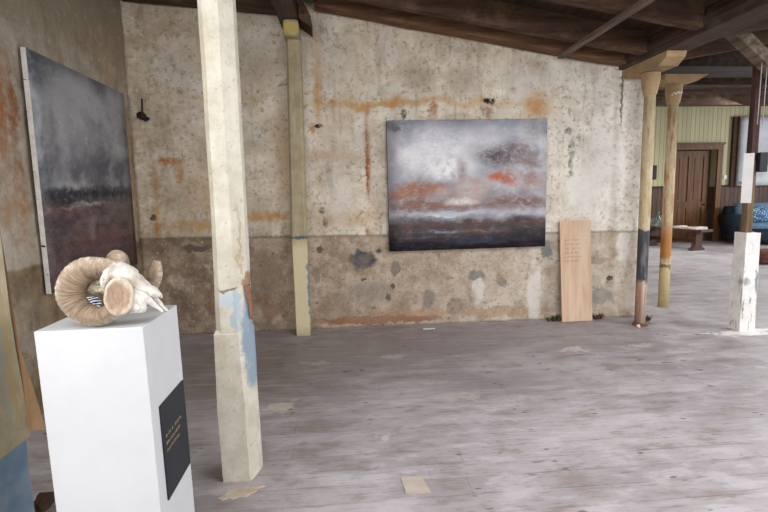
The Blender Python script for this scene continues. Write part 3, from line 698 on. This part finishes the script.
# skull: brow to muzzle
P = [(345, 225, -20), (372, 186, -12), (402, 186, -6), (440, 214, 0), (482, 244, 2), (524, 266, 2), (560, 282, 2), (586, 296, 0)]
R = [(38, 46), (58, 64), (62, 72), (62, 66), (48, 52), (34, 42), (24, 30), (10, 16)]
def shp(ca, sa): return (ca * (1 - .3 * sa * sa) if ca > 0 else ca, sa * (1 - .35 * max(0, ca)))
obj('skull_bone', rough_up(sweep([sk(*p) for p in P], [(a * SK, b * SK) for a, b in R], (0, -1, 0), n=10, seg=30, ridge=.012, freq=180, seed=2, shape=shp), 0, .005, 45, 2), M_BONE, ram, True)
def prong(pts, rad, name):
    return obj(name, rough_up(sweep([sk(*p) for p in pts], [(a * SK, b * SK) for a, b in rad], (0, -1, 0), n=8, seg=14), 0, .0022, 70, 3), M_BONE, ram, True)
prong([(430, 270, 30), (462, 302, 40), (492, 330, 40), (500, 358, 36), (492, 374, 34)], [(46, 34), (40, 28), (26, 18), (18, 14), (9, 9)], 'jaw_bone')
prong([(440, 330, 42), (468, 352, 46), (478, 372, 44)], [(38, 26), (26, 18), (14, 12)], 'jaw_bone')
prong([(455, 262, 34), (505, 300, 34), (548, 336, 28), (592, 376, 18)], [(34, 24), (23, 17), (14, 11), (5, 5)], 'premaxilla_bone')
prong([(530, 278, -6), (562, 312, -8), (588, 346, -8), (616, 376, -8)], [(24, 20), (15, 12), (10, 9), (5, 5)], 'premaxilla_bone')
prong([(520, 262, -24), (556, 280, -26), (584, 292, -26), (592, 308, -24)], [(22, 20), (16, 14), (10, 10), (4, 4)], 'nasal_bone')
# brow ridge running from the crown down over the flare
prong([(388, 128, 10), (360, 165, 36), (330, 205, 52), (318, 250, 56)], [(12, 12), (20, 18), (22, 18), (12, 12)], 'brow_ridge')
# tooth row
bm = bmesh.new()
for i in range(5):
    p = sk(436 + i * 13, 378 - i * .5, 44); box(bm, p.x - .0045, p.x + .0045, p.y - .005, p.y + .005, p.z - .001, p.z + .018, .002)
obj('teeth', bm, M_BONE, ram)
# back of the head, rough bone seen through the curl of the horn
M_BONEY = simple('yellowed rough bone', 'b9a88a', 'e6dcc8', 55, .8, .8)
bm = bmesh.new(); bmesh.ops.create_icosphere(bm, subdivisions=4, radius=1)
for v in bm.verts:
    n = noise.noise(v.co * 2.2 + Vector((4, 1, 2)))
    v.co = sk(290, 240, -50) + Vector((v.co.x * 52, v.co.y * 40, v.co.z * 34)) * SK * (1 + .45 * n)
obj('occipital_bone', bm, M_BONEY, ram, True)
bm = sweep([sk(268, 250, -45), sk(258, 228, -42), sk(256, 206, -40)], [(12 * SK, 12 * SK), (10 * SK, 10 * SK), (5 * SK, 5 * SK)], (0, -1, 0), n=6, seg=12)
obj('bone_spur', bm, M_BONEY, ram, True)
# striped cloth folded behind the curl
m = Mat('navy and white stripes', .8, .2); x, y, z = m.sep(m.warp(m.obj, 14, .02))
f = m.math('FRACT', m.math('MULTIPLY', m.math('ADD', m.math('ADD', z, m.math('MULTIPLY', x, -.45)), m.math('MULTIPLY', y, .3)), 80.))
M_STR = m.out(m.mix(m.ramp(f, .50, .62), '1d2340', 'd9dbe2'))
bm = bmesh.new(); bmesh.ops.create_icosphere(bm, subdivisions=4, radius=1)
for v in bm.verts:
    n = noise.noise(v.co * 1.8)
    v.co = Vector((v.co.x * .036, v.co.y * .030, max(v.co.z, -.6) * .03)) * (1 + .25 * n)
zmin = min(v.co.z for v in bm.verts)
for v in bm.verts: v.co.z -= zmin
tag(obj('striped_cloth', bm, M_STR, None, True, (-.934, 1.862, PZ)), 'folded navy and white striped cloth seen through the ram horn curl', 'cloth')

# ------------------------------------------------------------------ paintings
def paint_centre():
    m = Mat('stormy abstract landscape in oils', .5, .35); P = m.obj    # local: x 0..1.62, z 0..1.285
    W = m.warp(P, 2.6, .30, 6); W2 = m.warp(m.scale(P, (1, 1, 1)), 6, .14, 6); WH = m.vmath('ADD', P, m.scale(m.vmath('SUBTRACT', m.noise(m.scale(P, (2, 1, 6)), 2.4, 6, .65, col=True), (.5, .5, .5)), (.4, 0, .16)))
    x, y, z = m.sep(W2); n1 = m.noise(P, 2.6, 8, .62); n2 = m.noise(m.scale(P, (1.2, 1, 4)), 5, 7, .65)
    c = m.mix(m.ramp(n1, .32, .68), '9396a1', 'c9c8cd')
    bs = m.scale(m.obj, (2.2, 1, 3.4)); GR = m.ramp(m.noise(bs, 5.5, 9, .72, dist=.6), .32, .6, .25, 1.)
    def s(px, pz, hx, hz, col, k, w=W, hard=.15, edge=1.25):
        nonlocal c
        c = m.stain(c, w, (px * 1.62, 0, pz * 1.285), (hx * 1.62, None, hz * 1.285), col, k, hard, edge, GR)
    s(.30, .76, .36, .18, 'e2e0e3', 1.); s(.36, .64, .2, .12, 'f2efee', 1.); s(.16, .72, .1, .1, 'e9e7e8', .9); s(.9, .84, .14, .05, 'bcb8bb', .7); s(.55, .93, .3, .06, 'a9a8ad', .7); s(.62, .85, .1, .1, 'c9c6c8', .6)
    s(.06, .95, .1, .07, '4e5262', .85); s(.12, .86, .08, .07, '757a88', .6); s(.02, .70, .05, .2, '777885', .6)
    s(.72, .74, .22, .10, '5a4648', .95); s(.80, .80, .14, .07, '665557', .8); s(.66, .70, .11, .08, '4b3739', .8); s(.90, .72, .13, .09, '7d6a66', .7); s(.93, .92, .1, .09, '7f7577', .7)
    s(.46, .62, .04, .10, '7b5d58', .8, W2); s(.40, .58, .03, .04, '87675f', .6, W2)
    s(.5, .40, .60, .13, '8d7a74', .75); s(.18, .50, .2, .06, '9d6a4d', .85); s(.05, .43, .1, .05, 'b5683a', .85); s(.28, .47, .1, .04, 'a05f45', .75); s(.10, .40, .16, .04, '8a5a48', .6)
    s(.90, .55, .12, .06, '94604f', .7); s(.72, .57, .13, .06, '9c5a45', .85); s(.69, .56, .09, .05, 'b05c3e', .8); s(.68, .555, .05, .03, 'bd5f3c', .8, W2); s(.16, .47, .2, .06, 'a55c38', .8); s(.3, .43, .2, .04, '8b5848', .7); s(.76, .52, .07, .05, 'ad5a3e', .8, W2); s(.62, .50, .05, .06, 'cbb2a6', .6, W2)
    s(.50, .45, .10, .12, 'd8c7bf', .8); s(.46, .37, .12, .035, 'ece4de', .9, W2); s(.33, .44, .1, .06, 'c6b3ab', .7); s(.85, .42, .15, .06, '7d6d72', .7); s(.10, .33, .16, .04, '6b5a5c', .7)
    s(.5, .34, .7, .06, '7d5a4c', .8, W2); s(.85, .36, .25, .05, '75504a', .8, W2); s(.2, .36, .2, .05, '86563f', .8, W2); s(.46, .37, .12, .03, 'e6dbd3', .9, W2); s(.55, .47, .05, .1, 'b79a8e', .7, W2)
    s(.85, .66, .2, .05, '846058', .7); s(.5, .53, .12, .05, 'a98b82', .6); s(.92, .5, .1, .05, 'a0705c', .7)
    # water and shore
    lowm = m.ramp(z, .36, .26)
    low = m.mix(m.ramp(n2, .35, .65), '241b1e', '5a3f38'); low = m.mix(m.ramp(n2, .56, .68, 0, .8), low, '87614f')
    c = m.mix(m.math('MULTIPLY', lowm, .95), c, low)
    s(.42, .285, .32, .022, 'c4c6d2', .95, WH, .2, 1.2); s(.30, .262, .16, .012, 'dfe0e6', .9, WH, .3, 1.2); s(.66, .30, .16, .02, 'a9a8b2', .75, WH); s(.60, .255, .2, .012, '8b8c98', .7, WH); s(.78, .33, .2, .018, '8f8588', .7, WH)
    s(.13, .25, .15, .04, '33262a', .8, W2); s(.84, .22, .16, .06, '3d2c2f', .8, W2); s(.30, .19, .12, .03, '5b3e36', .7, W2); s(.55, .2, .1, .03, '4a3634', .7, W2)
    c = m.mix(m.ramp(z, .2, .11, 0, .9), c, m.mix(m.ramp(n2, .4, .65), '12121b', '2a2836'))
    s(.36, .145, .14, .012, '8d93a8', .75, WH); s(.55, .06, .2, .03, '4c4c62', .6, WH); s(.2, .1, .1, .01, '4b4d60', .7, WH); s(.84, .10, .16, .07, '0f0f17', .8, W2); s(.66, .16, .03, .05, '7a6a6c', .5, W2)
    sp = m.noise(bs, 9, 8, .75, dist=.8)
    c = m.mix(m.ramp(sp, .55, .75, 0, .22), c, 'e8e4e4'); c = m.mix(m.ramp(sp, .46, .28, 0, .3), c, '2a2630')
    m.bump(sp, .15, .006); return m.out(c)
def paint_left():
    m = Mat('grey sky abstract in oils', .5, .35); P = m.obj            # local x 0..1.52 (away), z 0..1.54
    W = m.warp(P, 2.4, .3, 6); W2 = m.warp(P, 7, .1, 6); x, y, z = m.sep(W2); n1 = m.noise(P, 2.2, 8, .62); n2 = m.noise(m.scale(P, (1.4, 1, 4)), 4, 7, .65)
    nn = m.noise(m.warp(P, 1.6, .5), 1.9, 9, .62); c = m.mix(m.ramp(nn, .34, .62), '55575f', 'a8a9ad'); c = m.mix(m.ramp(n1, .55, .7, 0, .5), c, 'c0bfc1')
    bs = m.scale(m.obj, (2.2, 1, 3.4)); GR = m.ramp(m.noise(bs, 5.5, 9, .72, dist=.6), .32, .6, .25, 1.)
    def s(px, pz, hx, hz, col, k, w=W, hard=.15, edge=1.25):
        nonlocal c
        c = m.stain(c, w, (px * 1.52, 0, pz * 1.54), (hx * 1.52, None, hz * 1.54), col, k, hard, edge, GR)
    s(.05, .95, .2, .12, '4a4d58', .8); s(.25, .84, .18, .1, '9a9ba0', .6); s(.5, .7, .3, .1, '97979c', .5); s(.8, .85, .25, .15, '787a82', .5); s(.42, .68, .02, .03, 'c5c3c4', .8, W2); s(.25, .6, .2, .08, '85868d', .5); s(.95, .55, .1, .15, '6f7076', .5)
    low = m.mix(m.ramp(n2, .35, .65), '4b3c3d', '6f5c5c'); low = m.mix(m.ramp(n2, .6, .72, 0, .6), low, '8f8385')
    c = m.mix(m.ramp(z, .66, .58), c, low)
    s(.5, .42, .65, .035, '23242d', .95, W2); s(.22, .40, .25, .04, '2b2d38', .8, W2); s(.5, .425, .7, .03, '1e2029', 1., W2); s(.15, .40, .2, .03, '1c1f2a', .9, W2); s(.7, .45, .35, .02, '2a2a32', .8, W2); s(.4, .375, .22, .012, 'a5a4aa', .8, W2); s(.25, .36, .14, .01, 'b79f97', .6, W2); s(.75, .37, .25, .015, '77757c', .6, W2)
    s(.1, .27, .14, .06, '3a3a45', .75, W2); s(.6, .3, .3, .03, '6d6a70', .6, W2); s(.5, .2, .3, .06, '6b4644', .7, W2); s(.3, .1, .3, .06, '4a3a3c', .6, W2); s(.8, .1, .25, .1, '3f3336', .6, W2); s(.4, .25, .05, .08, '9a8f90', .5, W2); s(.75, .2, .2, .03, '7d5b55', .5, W2)
    sp = m.noise(bs, 9, 8, .75, dist=.8)
    c = m.mix(m.ramp(sp, .55, .75, 0, .22), c, 'e8e4e4'); c = m.mix(m.ramp(sp, .46, .28, 0, .3), c, '2a2630')
    m.bump(sp, .15, .006); return m.out(c)
def paint_far():
    m = Mat('pale abstract canvas', .6, .3); P = m.obj; W = m.warp(P, 3, .35, 6); n1 = m.noise(P, 2, 7, .6)
    c = m.mix(m.ramp(n1, .3, .7), 'b4b8be', 'd2d5d8')
    for (px, pz, hx, hz, col, k) in ((.35, 1.3, .07, .35, '8f939b', .7), (.28, 1.0, .1, .15, '777c86', .7), (.4, .95, .05, .2, '5f646e', .6), (.12, .5, .05, .4, 'a4a8b0', .6), (.1, .1, .1, .06, '555a66', .8), (.9, 1.2, .1, .4, '7f8791', .6), (1.1, .6, .2, .3, '4c525e', .7), (.55, .3, .2, .1, 'a9adb3', .6)):
        c = m.stain(c, W, (px, 0, pz), (hx, None, hz), col, k, .2, 1.25)
    return m.out(c)
M_CANV = simple('raw canvas edge', 'd2cdc4', 'bdb6ac', 18, .85, .2)
def canvas_edge_mat():
    m = Mat('specked canvas edge', .85, .2); g = m.noise(m.obj, 16, 6, .65)
    c = m.mix(m.ramp(g, .3, .7), 'cfcac2', 'e5e1da'); c = m.mix(m.ramp(m.noise(m.scale(m.obj, (1, 1, 3)), 9, 3, .5), .63, .66), c, '34323a'); return m.out(c)
def painting(label, loc, rot, wd, ht, dp, mat, edge, wave=.0):
    t = thing('painting', label, 'painting', loc); t.rotation_euler = rot
    bm = box(bmesh.new(), 0, wd, 0, dp, 0, ht, .003); obj('stretched_canvas', bm, edge, t)
    bm = bmesh.new(); n = 12
    G = [[bm.verts.new((.002 + (wd - .004) * i / n, -.0015 - .001 * math.sin(PI * i / n) * math.sin(PI * j / n), .002 + (ht - .004) * j / n)) for i in range(n + 1)] for j in range(n + 1)]
    for j in range(n):
        for i in range(n): bm.faces.new((G[j][i], G[j][i + 1], G[j + 1][i + 1], G[j + 1][i]))
    r = bmesh.ops.extrude_face_region(bm, geom=bm.faces[:])
    bmesh.ops.translate(bm, verts=[v for v in r['geom'] if isinstance(v, bmesh.types.BMVert)], vec=(0, .0025, 0))
    obj('painted_face', bm, mat, t, True); return t
M_BLKE = simple('dark painted edge', '2a2830', '3c3a42', 14, .7, .1)
painting('wide stormy orange and grey abstract painting on the plaster back wall', (.463, 4.872, .785), (0, -.004, 0), 1.618, 1.285, .04, paint_centre(), M_BLKE)
painting('large grey sky painting hung on the left wall', (-1.90, 3.31, .755), (0, 0, PI / 2 + .006), 1.39, 1.54, .032, paint_left(), canvas_edge_mat())
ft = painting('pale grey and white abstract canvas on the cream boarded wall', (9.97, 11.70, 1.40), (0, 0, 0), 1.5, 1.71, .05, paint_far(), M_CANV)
bm = box(bmesh.new(), -.135, .0, .055, .12, .0, 1.715, .004); tag(obj('dark_side_strip', bm, M_DK, ft), 'dark brown strip left of the canvas')  # upright dark strip along the left side of the canvas, set back

# ------------------------------------------------------------------ leaning plywood board
def ply():
    m = Mat('pale plywood', .75, .25); P = m.obj; f = m.noise(m.scale(P, (7, 7, .7)), 2.4, 7, .6, dist=1.2); x, y, z = m.sep(P)
    c = m.mix(m.ramp(f, .3, .7), 'c9a78a', 'd9bea4'); c = m.mix(m.ramp(m.noise(P, 3, 5, .6), .5, .7, 0, .5), c, 'd8c8b8')
    # faint pencilled rows near the top
    r = m.math('FRACT', m.math('MULTIPLY', z, 23.)); rows = m.math('MULTIPLY', m.ramp(m.math('ABSOLUTE', m.math('SUBTRACT', r, .5)), .24, .12), m.math('MULTIPLY', m.ramp(z, .60, .63), m.ramp(z, .88, .85)))
    rows = m.math('MULTIPLY', rows, m.math('MULTIPLY', m.ramp(x, .03, .05), m.ramp(x, .24, .20)))
    ink = m.ramp(m.noise(m.scale(P, (60, 1, 40)), 1, 3, .6), .46, .56)
    c = m.mix(m.math('MULTIPLY', m.math('MULTIPLY', rows, ink), .55), c, '96705a')
    return m.out(c)
bm = rough_up(B(0, .325, 0, .016, 0, 1.05, bev=.002), 0, 0, 1)
o = tag(obj('plywood_board', bm, ply()), 'tall pale plywood board leaning against the wall beside the stormy painting', 'board')
o.location = (2.243, 4.79, .004); o.rotation_euler = (-.085, -.012, -.02)

# ------------------------------------------------------------------ small things on walls and floor
M_IRON = simple('rusted iron', '1e1715', '3a2820', 18, .8, .4)
h = thing('iron_hook', 'black iron hook with a spike driven into the wall near the left corner', 'hook', (-1.836, 4.93, 2.13))
obj('hook_body', rough_up(sweep([(-.055, .0, -.005), (-.03, -.03, .012), (0, -.04, 0), (.035, -.035, -.02), (.05, -.03, -.005)], [(.012, .012), (.026, .02), (.034, .026), (.026, .02), (.014, .012)], (0, -1, 0), n=6, seg=12), 0, .008, 30, 1), M_IRON, h, True)
obj('spike', bar(bmesh.new(), (.0, -.035, .0), (.006, -.03, .16), .012, .012, (0, 1, 0)), M_IRON, h)
tag(obj('light_switch', box(bmesh.new(), 9.69, 9.78, 11.81, 11.83, 1.58, 1.68, .004), M_WHITE), 'small white light switch right of the brown door', 'switch')
tag(obj('wall_switch_box', box(bmesh.new(), 7.72, 7.86, 11.76, 11.832, 1.60, 1.95, .006), M_BLK), 'small black box on the cream wall, seen between the two columns', 'box')
M_TAN = simple('tan card', 'b0a294', 'bdb0a3', 12, .8, .1)
bm = prism(bmesh.new(), [[(.243, 2.19, z), (.345, 2.185, z), (.366, 2.06, z), (.250, 2.065, z)] for z in (.0005, .005)])
tag(obj('card_square', bm, M_TAN), 'square tan card lying on the floor in the near centre', 'card')
M_TORN = simple('torn tan paper', 'b8a38e', 'cbbcaa', 14, .85, .2)
bm = bmesh.new(); random.seed(5)
pts = [(-.60, 2.12), (-.575, 2.15), (-.555, 2.19), (-.52, 2.185), (-.49, 2.20), (-.45, 2.195), (-.41, 2.215), (-.40, 2.20), (-.435, 2.18), (-.43, 2.16), (-.455, 2.15), (-.47, 2.125), (-.505, 2.13), (-.53, 2.115), (-.555, 2.125), (-.575, 2.11)]
prism(bm, [[(x, y, .0004) for x, y in pts], [(x, y, .003 + .004 * random.random()) for x, y in pts]])
tag(obj('torn_paper', bm, M_TORN), 'ragged torn tan paper on the floor at the foot of the near cream post', 'paper')
bm = prism(bmesh.new(), [[(.78, 4.775, z), (.90, 4.772, z), (.90, 4.752, z), (.78, 4.755, z)] for z in (.0005, .006)])
tag(obj('paper_strip', bm, M_SHEET), 'thin white paper strip on the floor below the stormy painting', 'paper')
M_WEED = simple('dark weed', '3a3d22', '5d5a35', 20, .9, 0); M_WEED2 = simple('reddish weed', '5a3a33', '77503f', 20, .9, 0)
def weed(x, y, r, mat, seed, lab):
    random.seed(seed); bm = bmesh.new()
    for i in range(46):
        a = random.random() * 2 * PI; d = r * random.random(); l = .025 + .05 * random.random()
        b = Vector((d * math.cos(a), d * .45 * math.sin(a), 0)); tip = b + Vector((math.cos(a) * l * .6, math.sin(a) * l * .25, l))
        s = Vector((-math.sin(a), math.cos(a), 0)) * .007
        mid = (b + tip) / 2 + Vector((0, 0, .008))
        v = [bm.verts.new(k) for k in (b - s * .5, b + s * .5, mid + s, tip, mid - s)]
        bm.faces.new(v)
    bmesh.ops.solidify(bm, geom=bm.faces[:], thickness=.002)
    tag(obj('weed_tuft', bm, mat, None, False, (x, y, 0)), lab, 'weed')
weed(2.195, 4.86, .085, M_WEED, 1, 'dark green weed tuft at the left foot of the plywood board')
weed(2.66, 4.86, .06, M_WEED2, 2, 'reddish weed tuft at the right foot of the plywood board')
weed(3.09, 4.70, .05, M_WEED, 3, 'dark weed tuft on the floor just behind the dark-banded column')
bm = bmesh.new(); bmesh.ops.create_icosphere(bm, subdivisions=2, radius=.02); rough_up(bm, 0, .008, 40)
for v in bm.verts: v.co.z = max(v.co.z, -.012)
tag(obj('plaster_crumb', bm, M_NOTCH, None, False, (2.89, 4.50, .012)), 'small white plaster crumb beside the foot of the dark-banded column', 'crumb')

# ------------------------------------------------------------------ far room furniture
M_OAK = wood('dark oak', '38231a', '5b3d2e', 'y', 4, .5, .1)
bn = thing('low_bench', 'long low dark wooden bench in front of the brown door', 'bench', (7.62, 10.7, 0), .29)
bm = box(bmesh.new(), -.19, .19, -.80, .80, .41, .47, .008); obj('bench_top', bm, M_OAK, bn)
for y in (-.58, .58):
    bm = extrude_xz(bmesh.new(), [(-.20, 0), (.20, 0), (.19, .03), (.12, .07), (.10, .12), (.10, .41), (-.10, .41), (-.10, .12), (-.12, .07), (-.19, .03)], y - .05, y + .05)
    obj('leg', bm, M_OAK, bn)
obj('stretcher', box(bmesh.new(), -.03, .03, -.53, .53, .16, .24), M_OAK, bn)
mg = Mat('clear pale glass', .08, .5); mg.b.inputs['Transmission Weight'].default_value = .85; mg.b.inputs['IOR'].default_value = 1.4; M_GLASS = mg.out('c5d6cf')
for (x, y, r, h, lab) in ((7.44, 11.28, .075, .20, 'short clear glass jar at the far left end of the bench'), (7.52, 11.12, .06, .34, 'tall clear glass bottle on the bench, right of the glass jar'), (7.66, 11.22, .055, .30, 'dark-topped clear bottle on the bench nearest the rust-streaked column')):
    bm = lathe(bmesh.new(), [(r * .95, 0), (r, .01), (r, h * .6), (r * .45, h * .78), (r * .4, h * .96), (r * .46, h)] if h > .25 else [(r * .9, 0), (r, .02), (r, h * .85), (r * .85, h)], 20)
    bt = tag(obj('glass_bottle' if h > .25 else 'glass_jar', bm, M_GLASS, None, True, (x, y, .47)), lab, 'bottle' if h > .25 else 'jar')
    if h > .27: obj('bottle_cap', lathe(bmesh.new(), [(r * .5, h * .95), (r * .5, h + .02)], 14), M_BLK if h < .32 else M_GLASS, bt)
PC = [simple('leaflet pale', 'e4dcd3', 'cfc6bb', 9, .8, 0), simple('leaflet pink', 'c7a596', 'dcc5b8', 9, .8, 0), simple('leaflet grey', '9c9690', 'b5afa8', 9, .8, 0)]
for i, (u, t, wdt, k, lab) in enumerate(((-.02, -.62, .15, 0, 'white leaflet pile at the near end of the bench'), (-.03, -.38, .13, 1, 'pinkish leaflet pile second from the near end of the bench'), (.02, -.16, .13, 0, 'pale leaflet pile third from the near end of the bench'), (-.02, .08, .12, 2, 'greyish leaflet pile in the middle of the bench'))):
    c, s = math.cos(.29), math.sin(.29); X = 7.62 + u * c - t * s; Y = 10.7 + u * s + t * c
    bm = bmesh.new()
    for q_ in range(4 - i % 2): box(bm, -wdt + .01 * q_, wdt - .006 * q_, -.09, .09 - .01 * q_, .013 * q_, .013 * q_ + .012)
    o = tag(obj('leaflet_pile', bm, PC[k], None, False, (X, Y, .47)), lab, 'leaflets'); o.rotation_euler = (0, 0, .29 + .2 * (i - 1))
M_TEAL = simple('dark teal upholstery', '1a232d', '27333f', 30, .8, .2); M_TEALL = simple('blue seat fabric', '547089', '7892a8', 30, .85, .2)
sf = thing('sofa', 'dark teal sofa with a rounded arm against the far wall', 'sofa', (10.27, 10.88, 0), -.36)
def rounded(x0, x1, y0, y1, z0, z1, r): return box(bmesh.new(), x0, x1, y0, y1, z0, z1, r)
obj('sofa_base', rounded(-.9, .95, -.42, .5, .10, .38, .03), M_TEAL, sf, True)
bm = prism(bmesh.new(), [[(-.86 + (a[0]) , a[1], z) for a in ((.0, -.48), (.18, -.48), (.18, .52), (.0, .52))] for z in (.10,)] + [[(-.86 - o_ + a, b_, z) for a, b_ in ((0, -.5), (.22 + o_ * .5, -.5), (.22 + o_ * .5, .52), (0, .52))] for z, o_ in ((.3, .06), (.5, .12), (.64, .15), (.70, .13), (.72, .06))])
bmesh.ops.bevel(bm, geom=bm.edges[:], offset=.03, segments=2, affect='EDGES'); obj('arm', bm, M_TEAL, sf, True)
obj('arm', rounded(.95, 1.15, -.48, .52, .10, .70, .05), M_TEAL, sf, True)
obj('backrest', rounded(-.88, 1.0, .30, .60, .30, .90, .06), M_TEAL, sf, True)
for x0 in (-.70, .14): obj('seat_cushion', rounded(x0, x0 + .82, -.46, .32, .38, .52, .05), M_TEALL, sf, True)
for x0 in (-.74, .12): obj('back_cushion', rounded(x0, x0 + .84, .10, .34, .50, .98, .08), M_TEALL, sf, True)
for x in (-.78, .86):
    for y in (-.4, .42): obj('leg', B(x - .03, x + .03, y - .03, y + .03, 0, .11), M_OAK, sf)
m = Mat('blue patterned cloth', .85, .2); f = m.voro(m.obj, 26); M_PAT = m.out(m.mix(m.ramp(f, .25, .45), 'c3d3de', '456c8d'))
bm = bmesh.new(); bmesh.ops.create_uvsphere(bm, u_segments=24, v_segments=14, radius=1)
for v in bm.verts:
    x, y, z = v.co; e = .55; v.co = Vector((math.copysign(abs(x) ** e, x) * .2, y * .07, math.copysign(abs(z) ** e, z) * .19))
o = tag(obj('throw_cushion', bm, M_PAT, None, True, (9.93, 10.97, .71)), 'blue and white patterned cushion on the teal sofa', 'cushion'); o.rotation_euler = (-.25, 0, -.40)
m = wood('bark brown', '4d2f26', '7b5346', 'x', 6)
bm = lathe(bmesh.new(), [(.125, 0), (.14, .02), (.14, .40), (.125, .42)], 26)
bmesh.ops.rotate(bm, verts=bm.verts[:], cent=(0, 0, 0), matrix=Matrix.Rotation(PI / 2, 3, 'Y'))
tag(obj('log', rough_up(bm, 1, .012, 6), m, None, True, (7.27, 8.0, .137)), 'rounded reddish-brown log on the floor behind the white-footed post', 'log')

# ------------------------------------------------------------------ light
def area(name, loc, to, sx, sy, power, col=(1, 1, 1)):
    l = bpy.data.lights.new(name, 'AREA'); l.shape = 'RECTANGLE'; l.size = sx; l.size_y = sy; l.energy = power; l.color = col
    o = bpy.data.objects.new(name, l); COL.objects.link(o); o.location = loc
    o.rotation_euler = (Vector(to) - Vector(loc)).to_track_quat('-Z', 'Y').to_euler(); return o
area('window_daylight', (-2.05, .05, 1.75), (-.3, 1.8, .6), 1.1, 1.4, 48, (.95, .98, 1))
area('window_daylight', (.6, -4.6, 2.0), (1.6, 4.9, 1.2), 4.0, 1.8, 120, (1, .985, .97))
area('window_daylight', (9.5, 1.0, 2.2), (2.5, 4.0, 0), 5.0, 1.8, 70, (1, .99, 1))
area('window_daylight', (13.5, 7.5, 2.2), (4, 6.5, .0), 3.5, 1.8, 230, (.95, .98, 1))
area('window_daylight', (5.5, 11.6, 2.6), (4.3, 5.0, 0), 1.6, 1.4, 110, (.95, .98, 1))
area('overhead_fill', (-1.0, .55, 2.86), (-.8, 1.9, .9), 1.0, 1.2, 20, (.96, .97, 1))  # added overhead fill to brighten the plinth top; the roof is closed here
area('overhead_fill', (1.9, .9, 2.62), (1.9, 1.9, 0), 1.8, 1.6, 68, (.96, .97, 1))  # added overhead fill to brighten the near floor, no opening above
area('overhead_fill', (6.0, 2.2, 2.9), (5.6, 3.0, 0), 2.2, 1.6, 110, (.96, .97, 1))  # added overhead fill for the floor at right, no opening above
area('overhead_fill', (8.5, 8.4, 2.9), (7.5, 8.0, 0), 2.2, 1.6, 70, (.96, .97, 1))  # added overhead fill for the far room, no opening above
wd = bpy.data.worlds.new('world'); S.world = wd; wd.use_nodes = True
bg = wd.node_tree.nodes['Background']; bg.inputs[0].default_value = (.92, .96, 1, 1); bg.inputs[1].default_value = .9

S.view_settings.view_transform = 'Standard'; S.view_settings.look = 'None'; S.view_settings.exposure = .32; S.view_settings.gamma = 1
S.view_settings.use_curve_mapping = False

for key, grp in (('hanging_string', 'cords hanging from the brace'), ('leaflet_pile', 'leaflet piles on the bench'), ('glass_bottle', 'glass bottles on the bench'), ('weed_tuft', 'weeds along the foot of the wall'),
                 ('cross_beam', 'cross beams of the far room'), ('ceiling_beam', 'long roof beams'), ('wooden_post', 'square wooden posts'), ('round_column', 'round columns')):
    for o in bpy.data.objects:
        if o.parent is None and o.name.split('.')[0] == key: o['group'] = grp
